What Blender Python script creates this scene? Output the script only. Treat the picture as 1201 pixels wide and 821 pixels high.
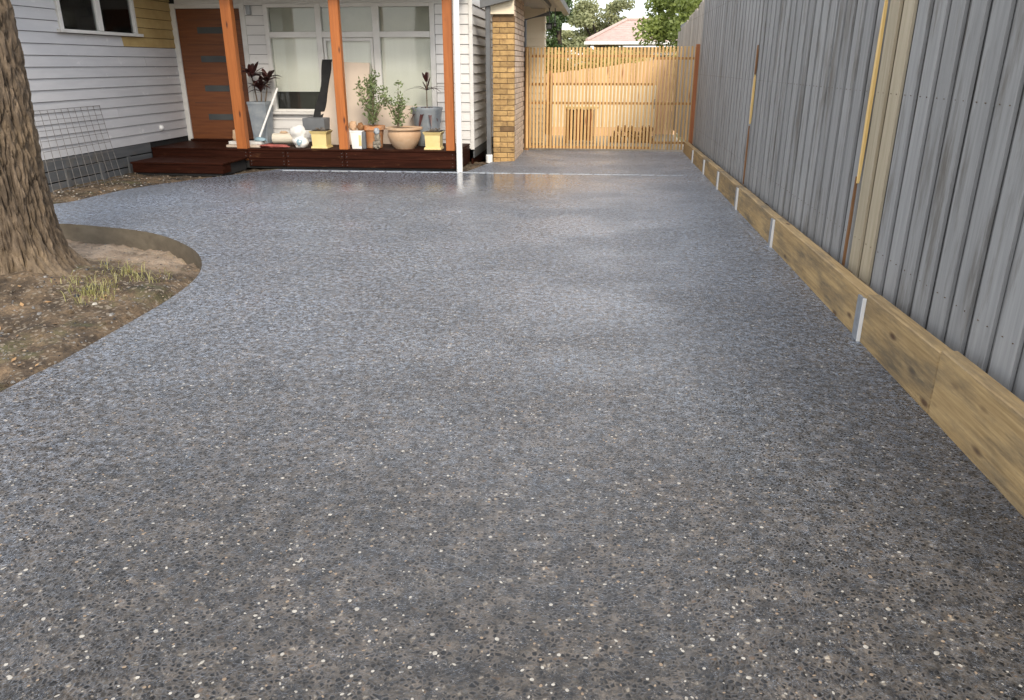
import bpy, bmesh, math, random
from math import radians, sin, cos, pi, tan
from mathutils import Vector, Matrix, noise, geometry
R = random.Random(7)
for o in list(bpy.data.objects): bpy.data.objects.remove(o)
S = bpy.context.scene
COL = S.collection

# ------------------------------------------------------------------ camera, sky, sun, exposure
cd = bpy.data.cameras.new('camera'); cam = bpy.data.objects.new('camera', cd); COL.objects.link(cam)
cd.sensor_width = 36; cd.sensor_fit = 'HORIZONTAL'; cd.lens = 890*36/1201; cd.clip_start = .05; cd.clip_end = 2000
cam.location = (0, 0, 1.55); cam.rotation_euler = (radians(90-20.6), 0, radians(6.3))
S.camera = cam
SUN_EL, SUN_AZ = 36.0, 160.0            # azimuth clockwise from +Y: behind the camera, a little to the right
W = bpy.data.worlds.new('World'); S.world = W; W.use_nodes = True
nt = W.node_tree; nt.nodes.clear()
wo = nt.nodes.new('ShaderNodeOutputWorld'); add = nt.nodes.new('ShaderNodeAddShader')
b1 = nt.nodes.new('ShaderNodeBackground'); b2 = nt.nodes.new('ShaderNodeBackground')
sky = nt.nodes.new('ShaderNodeTexSky'); sky.sky_type = 'NISHITA'; sky.sun_disc = False
sky.sun_elevation = radians(SUN_EL); sky.sun_rotation = radians(SUN_AZ); sky.air_density = 1.0; sky.dust_density = 2.0
b1.inputs['Strength'].default_value = .05
nt.links.new(sky.outputs[0], b1.inputs['Color'])
# thin bright cloud sheet over the whole sky
tc = nt.nodes.new('ShaderNodeTexCoord'); mp = nt.nodes.new('ShaderNodeMapping'); mp.inputs['Scale'].default_value = (1.2, 1.2, 3.5)
nz = nt.nodes.new('ShaderNodeTexNoise'); nz.inputs['Scale'].default_value = 1.6; nz.inputs['Detail'].default_value = 5
cr = nt.nodes.new('ShaderNodeValToRGB')
cr.color_ramp.elements[0].position = .3; cr.color_ramp.elements[0].color = (.84, .87, .95, 1)
cr.color_ramp.elements[1].position = .68; cr.color_ramp.elements[1].color = (1, .975, .93, 1)
nt.links.new(tc.outputs['Generated'], mp.inputs[0]); nt.links.new(mp.outputs[0], nz.inputs['Vector'])
nt.links.new(nz.outputs['Fac'], cr.inputs[0]); nt.links.new(cr.outputs[0], b2.inputs['Color'])
b2.inputs['Strength'].default_value = .66
nt.links.new(b1.outputs[0], add.inputs[0]); nt.links.new(b2.outputs[0], add.inputs[1]); nt.links.new(add.outputs[0], wo.inputs[0])
sd = bpy.data.lights.new('sun', 'SUN'); sd.energy = 1.5; sd.angle = radians(16); sd.color = (1, .90, .76)
sun = bpy.data.objects.new('sun', sd); COL.objects.link(sun)
az, el = radians(SUN_AZ), radians(SUN_EL)
sdir = Vector((sin(az)*cos(el), cos(az)*cos(el), sin(el)))
sun.rotation_euler = sdir.to_track_quat('Z', 'Y').to_euler()
S.render.engine = 'CYCLES'
S.view_settings.view_transform = 'Standard'; S.view_settings.look = 'None'
S.view_settings.exposure = 1.0; S.view_settings.gamma = 1

# ------------------------------------------------------------------ materials
def rgb(c): return (c[0], c[1], c[2], 1)
class Mat:
    def __init__(s, name):
        s.m = bpy.data.materials.new(name); s.m.use_nodes = True
        s.nt = s.m.node_tree; s.b = s.nt.nodes['Principled BSDF']; s.out = s.nt.nodes['Material Output']
    def n(s, t, **k):
        q = s.nt.nodes.new(t)
        for a, v in k.items(): setattr(q, a, v)
        return q
    def l(s, a, b): s.nt.links.new(a, b)
    def coords(s, scale=(1, 1, 1), rnd=True):
        t = s.n('ShaderNodeTexCoord'); src = t.outputs['Object']
        if rnd:
            oi = s.n('ShaderNodeObjectInfo'); mu = s.n('ShaderNodeMath', operation='MULTIPLY'); mu.inputs[1].default_value = 91.7
            s.l(oi.outputs['Random'], mu.inputs[0])
            va = s.n('ShaderNodeVectorMath', operation='ADD'); s.l(src, va.inputs[0]); s.l(mu.outputs[0], va.inputs[1]); src = va.outputs[0]
        m = s.n('ShaderNodeMapping'); m.inputs['Scale'].default_value = scale; s.l(src, m.inputs[0])
        return m.outputs[0]
    def noise(s, vec, scale=1, det=5, rough=.6):
        q = s.n('ShaderNodeTexNoise'); q.inputs['Scale'].default_value = scale; q.inputs['Detail'].default_value = det
        q.inputs['Roughness'].default_value = rough; s.l(vec, q.inputs['Vector']); return q.outputs['Fac']
    def ramp(s, fac, stops, const=False):
        r = s.n('ShaderNodeValToRGB'); cr = r.color_ramp
        if const: cr.interpolation = 'CONSTANT'
        while len(cr.elements) < len(stops): cr.elements.new(.5)
        for e, (p, c) in zip(cr.elements, stops): e.position = p; e.color = rgb(c) if not isinstance(c, (int, float)) else (c, c, c, 1)
        s.l(fac, r.inputs[0]); return r.outputs[0]
    def mix(s, fac, a, b, mode='MIX'):
        q = s.n('ShaderNodeMix', data_type='RGBA', blend_type=mode)
        if isinstance(fac, (int, float)): q.inputs[0].default_value = fac
        else: s.l(fac, q.inputs[0])
        for i, v in ((6, a), (7, b)):
            if isinstance(v, tuple): q.inputs[i].default_value = rgb(v)
            else: s.l(v, q.inputs[i])
        return q.outputs[2]
    def bump(s, h, strength, dist=.01, prev=None):
        q = s.n('ShaderNodeBump'); q.inputs['Strength'].default_value = strength; q.inputs['Distance'].default_value = dist
        s.l(h, q.inputs['Height'])
        if prev: s.l(prev, q.inputs['Normal'])
        return q.outputs[0]
def simple(name, c1, c2, scale=(6, 6, 6), det=5, rough=.7, bump=0, bd=.004, rand=0, dirt=None, metal=0, mid=(.3, .7), rnd=True, spec=.5):
    M = Mat(name); v = M.coords(scale, rnd); f = M.noise(v, 1, det)
    c = M.ramp(f, [(mid[0], c1), (mid[1], c2)])
    if dirt:
        dc, ds, lo, hi, amt = dirt
        v2 = M.coords(ds, rnd); f2 = M.noise(v2, 1, 6, .7); k = M.ramp(f2, [(lo, 0.), (hi, amt)])
        c = M.mix(k, c, dc)
    if rand:
        oi = M.n('ShaderNodeObjectInfo'); mr = M.n('ShaderNodeMapRange'); mr.inputs[3].default_value = 1-rand; mr.inputs[4].default_value = 1+rand
        M.l(oi.outputs['Random'], mr.inputs[0]); hs = M.n('ShaderNodeHueSaturation'); M.l(mr.outputs[0], hs.inputs['Value']); M.l(c, hs.inputs['Color']); c = hs.outputs[0]
    M.l(c, M.b.inputs['Base Color']); M.b.inputs['Roughness'].default_value = rough; M.b.inputs['Metallic'].default_value = metal
    M.b.inputs['Specular IOR Level'].default_value = spec
    if bump: M.l(M.bump(f, bump, bd), M.b.inputs['Normal'])
    return M.m

def driveway_material():
    M = Mat('exposed_aggregate'); v = M.coords((1, 1, 1), False)
    warp = M.n('ShaderNodeTexNoise'); warp.inputs['Scale'].default_value = 60; warp.inputs['Detail'].default_value = 2
    M.l(v, warp.inputs['Vector'])
    wa = M.n('ShaderNodeVectorMath', operation='MULTIPLY_ADD'); wa.inputs[1].default_value = (.006, .006, 0)
    M.l(warp.outputs['Color'], wa.inputs[0]); M.l(v, wa.inputs[2]); vw = wa.outputs[0]
    def vor(scale, feat='F1'):
        q = M.n('ShaderNodeTexVoronoi'); q.feature = feat; q.inputs['Scale'].default_value = scale; M.l(vw, q.inputs['Vector']); return q
    v1 = vor(66); e1 = vor(66, 'DISTANCE_TO_EDGE')
    sep = M.n('ShaderNodeSeparateColor'); M.l(v1.outputs['Color'], sep.inputs[0])
    stone = M.ramp(sep.outputs[0], [(0, (.006, .007, .009)), (.30, (.012, .014, .018)), (.46, (.040, .040, .044)), (.56, (.115, .11, .105)), (.74, (.10, .082, .064)), (.80, (.17, .165, .155)), (.93, (.25, .18, .12)), (.955, (.55, .52, .46))], True)
    em = M.ramp(e1.outputs['Distance'], [(.10, 0.), (.22, 1.)])
    mn = M.noise(v, 220, 3)
    matrix = M.ramp(mn, [(.3, (.135, .124, .112)), (.7, (.25, .228, .206))])
    c = M.mix(em, matrix, stone)
    # finer grit between the large stones
    v2 = vor(190); sep2 = M.n('ShaderNodeSeparateColor'); M.l(v2.outputs['Color'], sep2.inputs[0])
    grit = M.ramp(sep2.outputs[1], [(0, (.02, .02, .024)), (.3, (.09, .088, .088)), (.84, (.16, .15, .14)), (.95, (.60, .57, .52))], True)
    big = M.noise(v, 2.2, 4)
    gm = M.ramp(M.noise(v, 14, 3), [(.46, 0.), (.60, .75)])
    c = M.mix(gm, c, grit)
    tone = M.ramp(big, [(.3, (.25, .235, .212)), (.7, (.42, .375, .325))])
    mot = M.ramp(M.noise(v, 9, 5, .7), [(.38, .58), (.60, 1.32)]); c = M.mix(1., c, mot, 'MULTIPLY')
    clus_ = M.ramp(M.noise(v, 34, 4, .8), [(.40, .5), (.60, 1.7)]); c = M.mix(.8, c, clus_, 'MULTIPLY')
    c = M.mix(1., c, tone, 'MULTIPLY')
    M.l(c, M.b.inputs['Base Color'])
    # uneven wetness: sealed and wet, with a standing film towards the porch
    wn = M.noise(M.coords((.8, 1.0, 1), False), 1.1, 5, .55)
    sx = M.n('ShaderNodeSeparateXYZ'); M.l(v, sx.inputs[0])
    film = M.n('ShaderNodeMapRange'); film.interpolation_type = 'SMOOTHSTEP'; film.inputs[1].default_value = 8.6; film.inputs[2].default_value = 10.9
    M.l(sx.outputs[1], film.inputs[0])
    dry = M.n('ShaderNodeMath', operation='LESS_THAN'); dry.inputs[1].default_value = 11.66; M.l(sx.outputs[1], dry.inputs[0])
    fx = M.n('ShaderNodeMapRange'); fx.interpolation_type = 'SMOOTHSTEP'; fx.inputs[1].default_value = -1.0; fx.inputs[2].default_value = .5; fx.inputs[3].default_value = 1; fx.inputs[4].default_value = .12; M.l(sx.outputs[0], fx.inputs[0])
    f0 = M.n('ShaderNodeMath', operation='MULTIPLY'); M.l(film.outputs[0], f0.inputs[0]); M.l(fx.outputs[0], f0.inputs[1])
    fm = M.n('ShaderNodeMath', operation='MULTIPLY'); M.l(f0.outputs[0], fm.inputs[0]); M.l(dry.outputs[0], fm.inputs[1])
    rbase = M.ramp(wn, [(.36, .30), (.62, .50)])
    rr = M.mix(fm.outputs[0], rbase, (.20, .20, .20))
    M.l(rr, M.b.inputs['Roughness'])
    M.b.inputs['Specular IOR Level'].default_value = .28
    hb = M.ramp(e1.outputs['Distance'], [(.0, 0.), (.30, 1.)])
    hg = M.mix(gm, hb, sep2.outputs[2])
    st = M.n('ShaderNodeMapRange'); st.inputs[3].default_value = .85; st.inputs[4].default_value = .04; M.l(fm.outputs[0], st.inputs[0])
    bp = M.n('ShaderNodeBump'); bp.inputs['Distance'].default_value = .0016; M.l(st.outputs[0], bp.inputs['Strength']); M.l(hg, bp.inputs['Height'])
    low = M.noise(M.coords((1.0, 1.5, 1), False), 1.6, 3)
    n2 = M.bump(low, .35, .02, bp.outputs[0])
    M.l(n2, M.b.inputs['Normal'])
    # clear wet coat over the stones; bluish sheen added in place of sky reflection
    sw = M.n('ShaderNodeMapRange'); sw.inputs[3].default_value = 1.; sw.inputs[4].default_value = .6; M.l(fm.outputs[0], sw.inputs[0])
    sm = M.ramp(sep.outputs[0], [(0, .02), (.38, .14), (.50, .80), (.8, 1.), (.90, 1.)], True); sm = M.mix(em, (.85, .85, .85), sm)
    cs = M.ramp(M.noise(v, 26, 4, .85), [(.42, .12), (.58, 1.55)]); sm = M.mix(1., sm, cs, 'MULTIPLY'); sm = M.mix(1., sm, M.ramp(wn, [(.38, 1.12), (.58, .85)]), 'MULTIPLY'); sm = M.mix(1., sm, sw.outputs[0], 'MULTIPLY')
    M.l(sm, M.b.inputs['Sheen Weight']); M.b.inputs['Sheen Roughness'].default_value = .34; M.b.inputs['Sheen Tint'].default_value = (.68, .80, 1, 1); M.b.inputs['Coat Weight'].default_value = .55; M.b.inputs['Coat IOR'].default_value = 1.5
    cr2 = M.ramp(wn, [(.40, .13), (.56, .55)]); M.l(M.mix(fm.outputs[0], cr2, (.06, .06, .06)), M.b.inputs['Coat Roughness'])
    M.l(n2, M.b.inputs['Coat Normal'])
    return M.m
def soil_material():
    M = Mat('soil'); v = M.coords((1, 1, 1), False)
    a = M.noise(v, 3.2, 6, .65); b = M.noise(v, 38, 5, .7)
    c = M.ramp(a, [(.32, (.018, .013, .008)), (.45, (.075, .053, .033)), (.57, (.15, .108, .068)), (.72, (.25, .175, .11))])
    c2 = M.ramp(b, [(.32, (.45, .42, .38)), (.70, (1.4, 1.35, 1.25))])
    c = M.mix(1., c, c2, 'MULTIPLY')
    sxy = M.n('ShaderNodeSeparateXYZ'); M.l(v, sxy.inputs[0]); bd_ = M.n('ShaderNodeMapRange'); bd_.inputs[1].default_value = 5.7; bd_.inputs[2].default_value = 6.4; M.l(sxy.outputs[1], bd_.inputs[0]); lt = M.n('ShaderNodeMath', operation='LESS_THAN'); lt.inputs[1].default_value = 7.6; M.l(sxy.outputs[1], lt.inputs[0]); mm = M.n('ShaderNodeMath', operation='MULTIPLY'); M.l(bd_.outputs[0], mm.inputs[0]); M.l(lt.outputs[0], mm.inputs[1]); c = M.mix(M.mix(1., mm.outputs[0], M.ramp(M.noise(v, 2.6, 6, .7), [(.36, .1), (.58, .9)]), 'MULTIPLY'), c, (.38, .29, .21))
    c = M.mix(M.ramp(M.noise(v, 1.9, 5, .7), [(.55, 0.), (.66, .55)]), c, (.10, .105, .04))
    vo = M.n('ShaderNodeTexVoronoi'); vo.inputs['Scale'].default_value = 55; M.l(v, vo.inputs['Vector'])
    se = M.n('ShaderNodeSeparateColor'); M.l(vo.outputs['Color'], se.inputs[0])
    k = M.ramp(se.outputs[0], [(.88, 0.), (.90, .8)]); c = M.mix(k, c, (.24, .20, .15))
    M.l(c, M.b.inputs['Base Color']); M.b.inputs['Roughness'].default_value = .85
    n1 = M.bump(b, .9, .02); M.l(M.bump(vo.outputs['Distance'], .4, .008, n1), M.b.inputs['Normal'])
    return M.m
def wood(name, c1, c2, axis='z', rough=.6, rand=.12, knots=None, bump=.3, dirt=None, coat=0):
    sc = {'z': (28, 28, 1.6), 'x': (1.6, 28, 28), 'y': (55, 2.2, 55)}[axis]
    M = Mat(name); v = M.coords(sc); f = M.noise(v, 1, 6, .65)
    c = M.ramp(f, [(.3, c1), (.7, c2)])
    if knots:
        s3 = {'z': (9, 9, 3), 'x': (3, 9, 9), 'y': (9, 3, 9)}[axis]
        vo = M.n('ShaderNodeTexVoronoi'); vo.inputs['Scale'].default_value = .8; M.l(M.coords(s3), vo.inputs['Vector'])
        k = M.ramp(vo.outputs['Distance'], [(.06, 1.), (.16, 0.)]); c = M.mix(k, c, knots)
    if dirt:
        dc, ds, lo, hi, amt = dirt
        k = M.ramp(M.noise(M.coords(ds), 1, 6, .7), [(lo, 0.), (hi, amt)]); c = M.mix(k, c, dc)
    oi = M.n('ShaderNodeObjectInfo'); mr = M.n('ShaderNodeMapRange'); mr.inputs[3].default_value = 1-rand; mr.inputs[4].default_value = 1+rand
    M.l(oi.outputs['Random'], mr.inputs[0]); hs = M.n('ShaderNodeHueSaturation'); M.l(mr.outputs[0], hs.inputs['Value']); M.l(c, hs.inputs['Color'])
    M.l(hs.outputs[0], M.b.inputs['Base Color']); M.b.inputs['Roughness'].default_value = rough
    if coat: M.b.inputs['Coat Weight'].default_value = coat; M.b.inputs['Coat Roughness'].default_value = .25
    M.l(M.bump(f, bump, .003), M.b.inputs['Normal'])
    return M.m
def bark_material():
    M = Mat('bark'); v = M.coords((1, 1, 1), False)
    f = M.noise(M.coords((17, 17, 4.2), False), 1, 9, .78)
    vv = M.n('ShaderNodeTexVoronoi'); vv.feature = 'DISTANCE_TO_EDGE'; vv.inputs['Scale'].default_value = 1
    wz = M.n('ShaderNodeTexNoise'); wz.inputs['Scale'].default_value = 5; M.l(v, wz.inputs['Vector'])
    wv = M.n('ShaderNodeVectorMath', operation='MULTIPLY_ADD'); wv.inputs[1].default_value = (1.6, 1.6, 1.2); M.l(wz.outputs['Color'], wv.inputs[0]); M.l(M.coords((13, 13, 1.9), False), wv.inputs[2]); M.l(wv.outputs[0], vv.inputs['Vector'])
    crack = M.ramp(vv.outputs['Distance'], [(.0, (.18, .15, .13)), (.22, (1.1, 1.08, 1.05))]); g = M.noise(v, 2.4, 3)
    c = M.ramp(f, [(.30, (.045, .034, .025)), (.50, (.14, .107, .075)), (.70, (.28, .22, .16))])
    at = M.n('ShaderNodeAttribute', attribute_name='ridge')
    k = M.ramp(at.outputs['Fac'], [(.08, (.12, .10, .085)), (.55, (1.05, 1.02, .98))]); c = M.mix(1., c, k, 'MULTIPLY')
    c = M.mix(.35, c, crack, 'MULTIPLY'); c = M.mix(M.ramp(g, [(.52, 0.), (.66, .35)]), c, (.34, .25, .15))
    M.l(c, M.b.inputs['Base Color']); M.b.inputs['Roughness'].default_value = .9
    M.l(M.bump(vv.outputs['Distance'], .8, .025, M.bump(f, .9, .03)), M.b.inputs['Normal']); return M.m
def leaf(name, c1, c2, sc=1.2, rough=.5, trans=.25):
    M = Mat(name); v = M.coords((1, 1, 1), True); f = M.noise(v, sc, 3)
    ge = M.noise(v, 23, 2)
    c = M.mix(M.ramp(ge, [(.3, 0.), (.7, .5)]), M.ramp(f, [(.35, c1), (.65, c2)]), c2)
    M.l(c, M.b.inputs['Base Color']); M.b.inputs['Roughness'].default_value = rough
    tr = M.n('ShaderNodeBsdfTranslucent'); M.l(c, tr.inputs[0]); mx = M.n('ShaderNodeMixShader'); mx.inputs[0].default_value = trans
    M.l(M.b.outputs[0], mx.inputs[1]); M.l(tr.outputs[0], mx.inputs[2]); M.l(mx.outputs[0], M.out.inputs[0]); return M.m
def glass_material():
    M = Mat('window_glass')
    M.b.inputs['Base Color'].default_value = (.9, .95, .93, 1); M.b.inputs['Roughness'].default_value = .03
    t = M.n('ShaderNodeBsdfTransparent'); t.inputs[0].default_value = (.955, .97, .96, 1)
    gl = M.n('ShaderNodeBsdfGlossy'); gl.inputs['Roughness'].default_value = .04
    fr = M.n('ShaderNodeFresnel'); fr.inputs[0].default_value = 1.5
    mx = M.n('ShaderNodeMixShader'); M.l(fr.outputs[0], mx.inputs[0]); M.l(t.outputs[0], mx.inputs[1]); M.l(gl.outputs[0], mx.inputs[2])
    M.l(mx.outputs[0], M.out.inputs[0]); return M.m

m = {}
m['drive'] = driveway_material(); m['soil'] = soil_material(); m['bark'] = bark_material(); m['glass'] = glass_material()
m['edge'] = simple('concrete_edge', (.085, .068, .046), (.15, .125, .088), (5, 5, 9), 6, .8, .3, .004, rnd=False)
m['lawn'] = simple('far_ground', (.07, .085, .03), (.13, .12, .06), (1, 1, 1), 6, .9, rnd=False)
m['conc'] = simple('yard_concrete', (.30, .26, .20), (.42, .37, .29), (2, 2, 2), 6, .8, rnd=False)
m['white'] = simple('white_paint', (.62, .61, .58), (.74, .73, .70), (2, 2, 5), 5, .5, .05, dirt=((.40, .36, .30), (3, 3, 8), .58, .80, .5), rand=.03)
m['board'] = simple('white_weatherboard', (.66, .65, .63), (.74, .73, .71), (1.5, 1.5, 7), 5, .5, .12, .002, rand=.03, dirt=((.42, .38, .32), (2.5, 2.5, 9), .60, .82, .55))
m['board_shaded'] = simple('shaded_white_weatherboard', (.50, .505, .52), (.58, .58, .59), (1.5, 1.5, 7), 5, .5, .12, .002, rand=.03, dirt=((.80, .79, .77), (2.6, 2.6, 4.2), .62, .70, .6))  # white boards dulled: the shade on the left wall is in this colour
m['primer'] = simple('yellow_primer', (.40, .28, .11), (.52, .385, .17), (3, 3, 3), 5, .6, .1, rand=.04)
m['dark'] = simple('dark_gap', (.012, .012, .012), (.02, .02, .02), rough=.9)  # near-black colour stands in for shade behind boards and under the deck
m['plinth'] = simple('charcoal_base_board', (.085, .092, .098), (.13, .135, .14), (1.5, 1.5, 12), 5, .6, .2, rand=.15, dirt=((.17, .14, .10), (3, 3, 3), .52, .7, .6))
m['cream'] = simple('cream_board', (.74, .65, .48), (.82, .73, .56), (1, 1, 5), 5, .6, .1)
m['soffit'] = simple('soffit', (.36, .35, .33), (.42, .41, .39), (1, 1, 1), 4, .6)
m['deck'] = wood('red_brown_deck_stain', (.014, .0045, .0026), (.042, .0125, .007), 'x', .55, .2, bump=.25, dirt=((.16, .08, .04), (5, 14, 14), .60, .75, .5))
m['deck'].node_tree.nodes['Principled BSDF'].inputs['Specular IOR Level'].default_value = .06
m['post'] = wood('orange_oiled_post', (.30, .088, .018), (.46, .15, .034), 'z', .5, .06, knots=(.09, .025, .01), bump=.15)
m['door'] = wood('stained_door_timber', (.115, .036, .012), (.205, .070, .022), 'x', .45, .06, bump=.12)
m['slat'] = wood('new_pine_slat', (.52, .30, .105), (.76, .51, .23), 'z', .6, .13, knots=(.35, .15, .05), bump=.15)
m['slat_rail'] = wood('gate_rail_timber', (.34, .17, .06), (.48, .25, .10), 'x', .6, .08)
m['gpost'] = wood('red_brown_gate_post', (.30, .10, .035), (.46, .17, .06), 'z', .55, .05)
m['sleeper'] = wood('treated_pine_sleeper', (.31, .20, .085), (.56, .39, .185), 'y', .7, .10, knots=(.12, .065, .03), bump=.5, dirt=((.12, .098, .068), (5.5, 1.1, 7), .44, .64, .85))
m['paling'] = wood('weathered_grey_paling', (.25, .249, .246), (.36, .357, .35), 'z', .8, .11, bump=.3, dirt=((.11, .092, .07), (6, 6, .9), .52, .68, .75))
m['paling_pale'] = wood('bleached_paling', (.30, .27, .23), (.48, .43, .37), 'z', .75, .14, bump=.4)
m['paling_tan'] = wood('tan_paling', (.36, .30, .20), (.50, .43, .31), 'z', .75, .1, bump=.4)
m['raw'] = wood('raw_split_timber', (.78, .50, .16), (.92, .66, .28), 'z', .6, .04, bump=.4)
m['rust'] = wood('brown_split_timber', (.16, .07, .025), (.30, .15, .06), 'z', .7, .1, bump=.4)
m['rearfence'] = wood('peach_paling', (.62, .40, .24), (.78, .53, .34), 'z', .7, .1)
m['galv'] = simple('galvanised_steel', (.30, .32, .34), (.42, .44, .46), (20, 20, 20), 4, .45, .05, metal=.4)
m['wpvc'] = simple('white_plastic', (.85, .85, .83), (.88, .88, .86), (3, 3, 3), 3, .35)
m['greypipe'] = simple('charcoal_metal', (.10, .105, .11), (.15, .155, .16), (4, 4, 4), 3, .4)
m['gutter'] = simple('grey_gutter', (.13, .15, .17), (.20, .22, .24), (3, 3, 3), 3, .4)
m['mortar'] = simple('mortar', (.15, .10, .055), (.24, .17, .10), (20, 20, 20), 4, .9, .3)
m['brick'] = simple('yellow_brick', (.33, .20, .08), (.56, .37, .15), (9, 9, 9), 6, .8, .5, .008, rand=.2, dirt=((.17, .10, .05), (11, 11, 15), .52, .68, .8))
m['brickside'] = simple('pinkish_yellow_brick', (.48, .36, .28), (.72, .60, .48), (9, 9, 9), 6, .8, .4, .006, rand=.14)
m['brickdark'] = simple('dark_brown_brick', (.11, .065, .03), (.20, .12, .055), (9, 9, 9), 6, .8, .4, .006, rand=.2)
m['strip'] = simple('dark_glass_strip', (.05, .055, .055), (.08, .085, .085), (2, 2, 2), 2, .15)
m['interior'] = simple('dark_room', (.03, .03, .028), (.045, .043, .04), rough=.9)
m['blind'] = simple('pale_roller_blind', (.87, .85, .78), (.91, .89, .82), (30, 1, 1), 3, .8)
m['blindg'] = simple('greyish_sheer', (.42, .41, .35), (.54, .52, .45), (2, 2, 2), 4, .8)
m['darkglassroom'] = simple('dark_backing', (.035, .042, .038), (.07, .08, .07), (1.5, 1.5, 2), 4, .6)
m['bluegrey'] = simple('blue_grey_glaze', (.20, .235, .27), (.33, .36, .385), (7, 7, 7), 5, .45, .1)
m['terra'] = simple('terracotta', (.42, .17, .065), (.56, .26, .11), (6, 6, 4), 5, .75, .2, dirt=((.50, .40, .29), (4, 4, 5), .5, .68, .6))
m['terrapale'] = simple('limed_terracotta', (.46, .29, .17), (.60, .41, .26), (5, 5, 3), 5, .8, .2, dirt=((.58, .47, .34), (3, 3, 6), .46, .7, .7))
m['yellowpot'] = simple('yellow_glaze', (.68, .53, .22), (.76, .62, .30), (6, 6, 6), 4, .6, .1, dirt=((.42, .30, .13), (5, 5, 9), .60, .76, .6))
m['potsoil'] = simple('potting_soil', (.03, .02, .012), (.07, .05, .03), (30, 30, 30), 4, .95, .6)
m['darkleaf'] = leaf('burgundy_leaf', (.022, .010, .010), (.075, .025, .022), 4, .4, .1)
m['greenleaf'] = leaf('olive_leaf', (.09, .14, .045), (.24, .30, .13), 5)
m['twig'] = simple('twig', (.10, .07, .045), (.2, .15, .1), (20, 20, 20), 3, .8)
m['sheet'] = simple('pinkish_board', (.52, .43, .34), (.60, .50, .41), (2, 2, 2), 4, .8)
m['blackcloth'] = simple('black_cloth', (.008, .008, .009), (.018, .018, .018), (9, 9, 9), 3, .9, .4)
m['greybox'] = simple('grey_plastic', (.11, .12, .13), (.15, .16, .17), (4, 4, 4), 3, .6)
m['redcloth'] = simple('faded_red_cloth', (.26, .065, .055), (.40, .12, .10), (14, 14, 14), 5, .9, .6, .01)
m['bagwhite'] = simple('white_bag', (.70, .70, .67), (.80, .79, .76), (5, 5, 5), 4, .55, .3, .01)
m['bagblue'] = simple('faded_blue_print', (.20, .34, .42), (.34, .46, .52), (9, 9, 9), 4, .6)
m['creampvc'] = simple('cream_roll', (.62, .57, .46), (.70, .65, .54), (3, 8, 8), 4, .6)
m['stone_t'] = simple('mossy_grey_stone', (.13, .12, .10), (.34, .30, .24), (18, 18, 18), 5, .85, .6, .01)
m['wire'] = simple('rusty_galvanised_wire', (.13, .12, .11), (.24, .23, .22), (30, 30, 30), 3, .6, metal=.3)
m['grass'] = leaf('grass_blade', (.20, .20, .06), (.40, .37, .15), 6, .5, .3)
m['deadleaf'] = simple('dead_leaf', (.20, .11, .05), (.42, .26, .12), (20, 20, 20), 3, .8)
for i, (a, b) in enumerate([((.008, .009, .011), (.03, .031, .036)), ((.26, .24, .205), (.52, .49, .43)), ((.20, .14, .09), (.34, .26, .18)), ((.10, .10, .10), (.20, .19, .18))]):
    m['peb%d' % i] = simple('pebble_tone_%s' % 'abcd'[i], a, b, (40, 40, 40), 3, .35 if i != 2 else .5, rnd=False)
m['rooftile'] = simple('pinkish_roof_tile', (.44, .33, .30), (.56, .43, .38), (4, 4, 4), 5, .8)  # paled, with distance haze put into the tile colour
m['nbrwall'] = simple('pale_yellow_brickwork', (.60, .44, .22), (.70, .54, .30), (6, 6, 6), 4, .8)
m['euc'] = leaf('grey_green_gum_leaf', (.24, .27, .13), (.44, .45, .25), .35, .5, .35)
m['conif'] = leaf('deep_green_leaf', (.030, .060, .018), (.09, .14, .04), .9, .5, .2)
m['bright'] = leaf('bright_green_leaf', (.11, .15, .035), (.30, .36, .10), .5, .5, .35)
m['shrub'] = leaf('yellow_green_shrub_leaf', (.34, .32, .09), (.58, .48, .17), .8, .5, .35)
m['crownleaf'] = leaf('dull_green_leaf', (.05, .075, .025), (.12, .15, .05), .8)
m['tape'] = simple('pale_blue_line', (.50, .60, .68), (.78, .82, .84), (9, 60, 9), 4, .6, rnd=False)
m['roofmetal'] = simple('grey_roof_sheet', (.42, .43, .44), (.50, .51, .52), (1, 1, 1), 3, .5)

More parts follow.
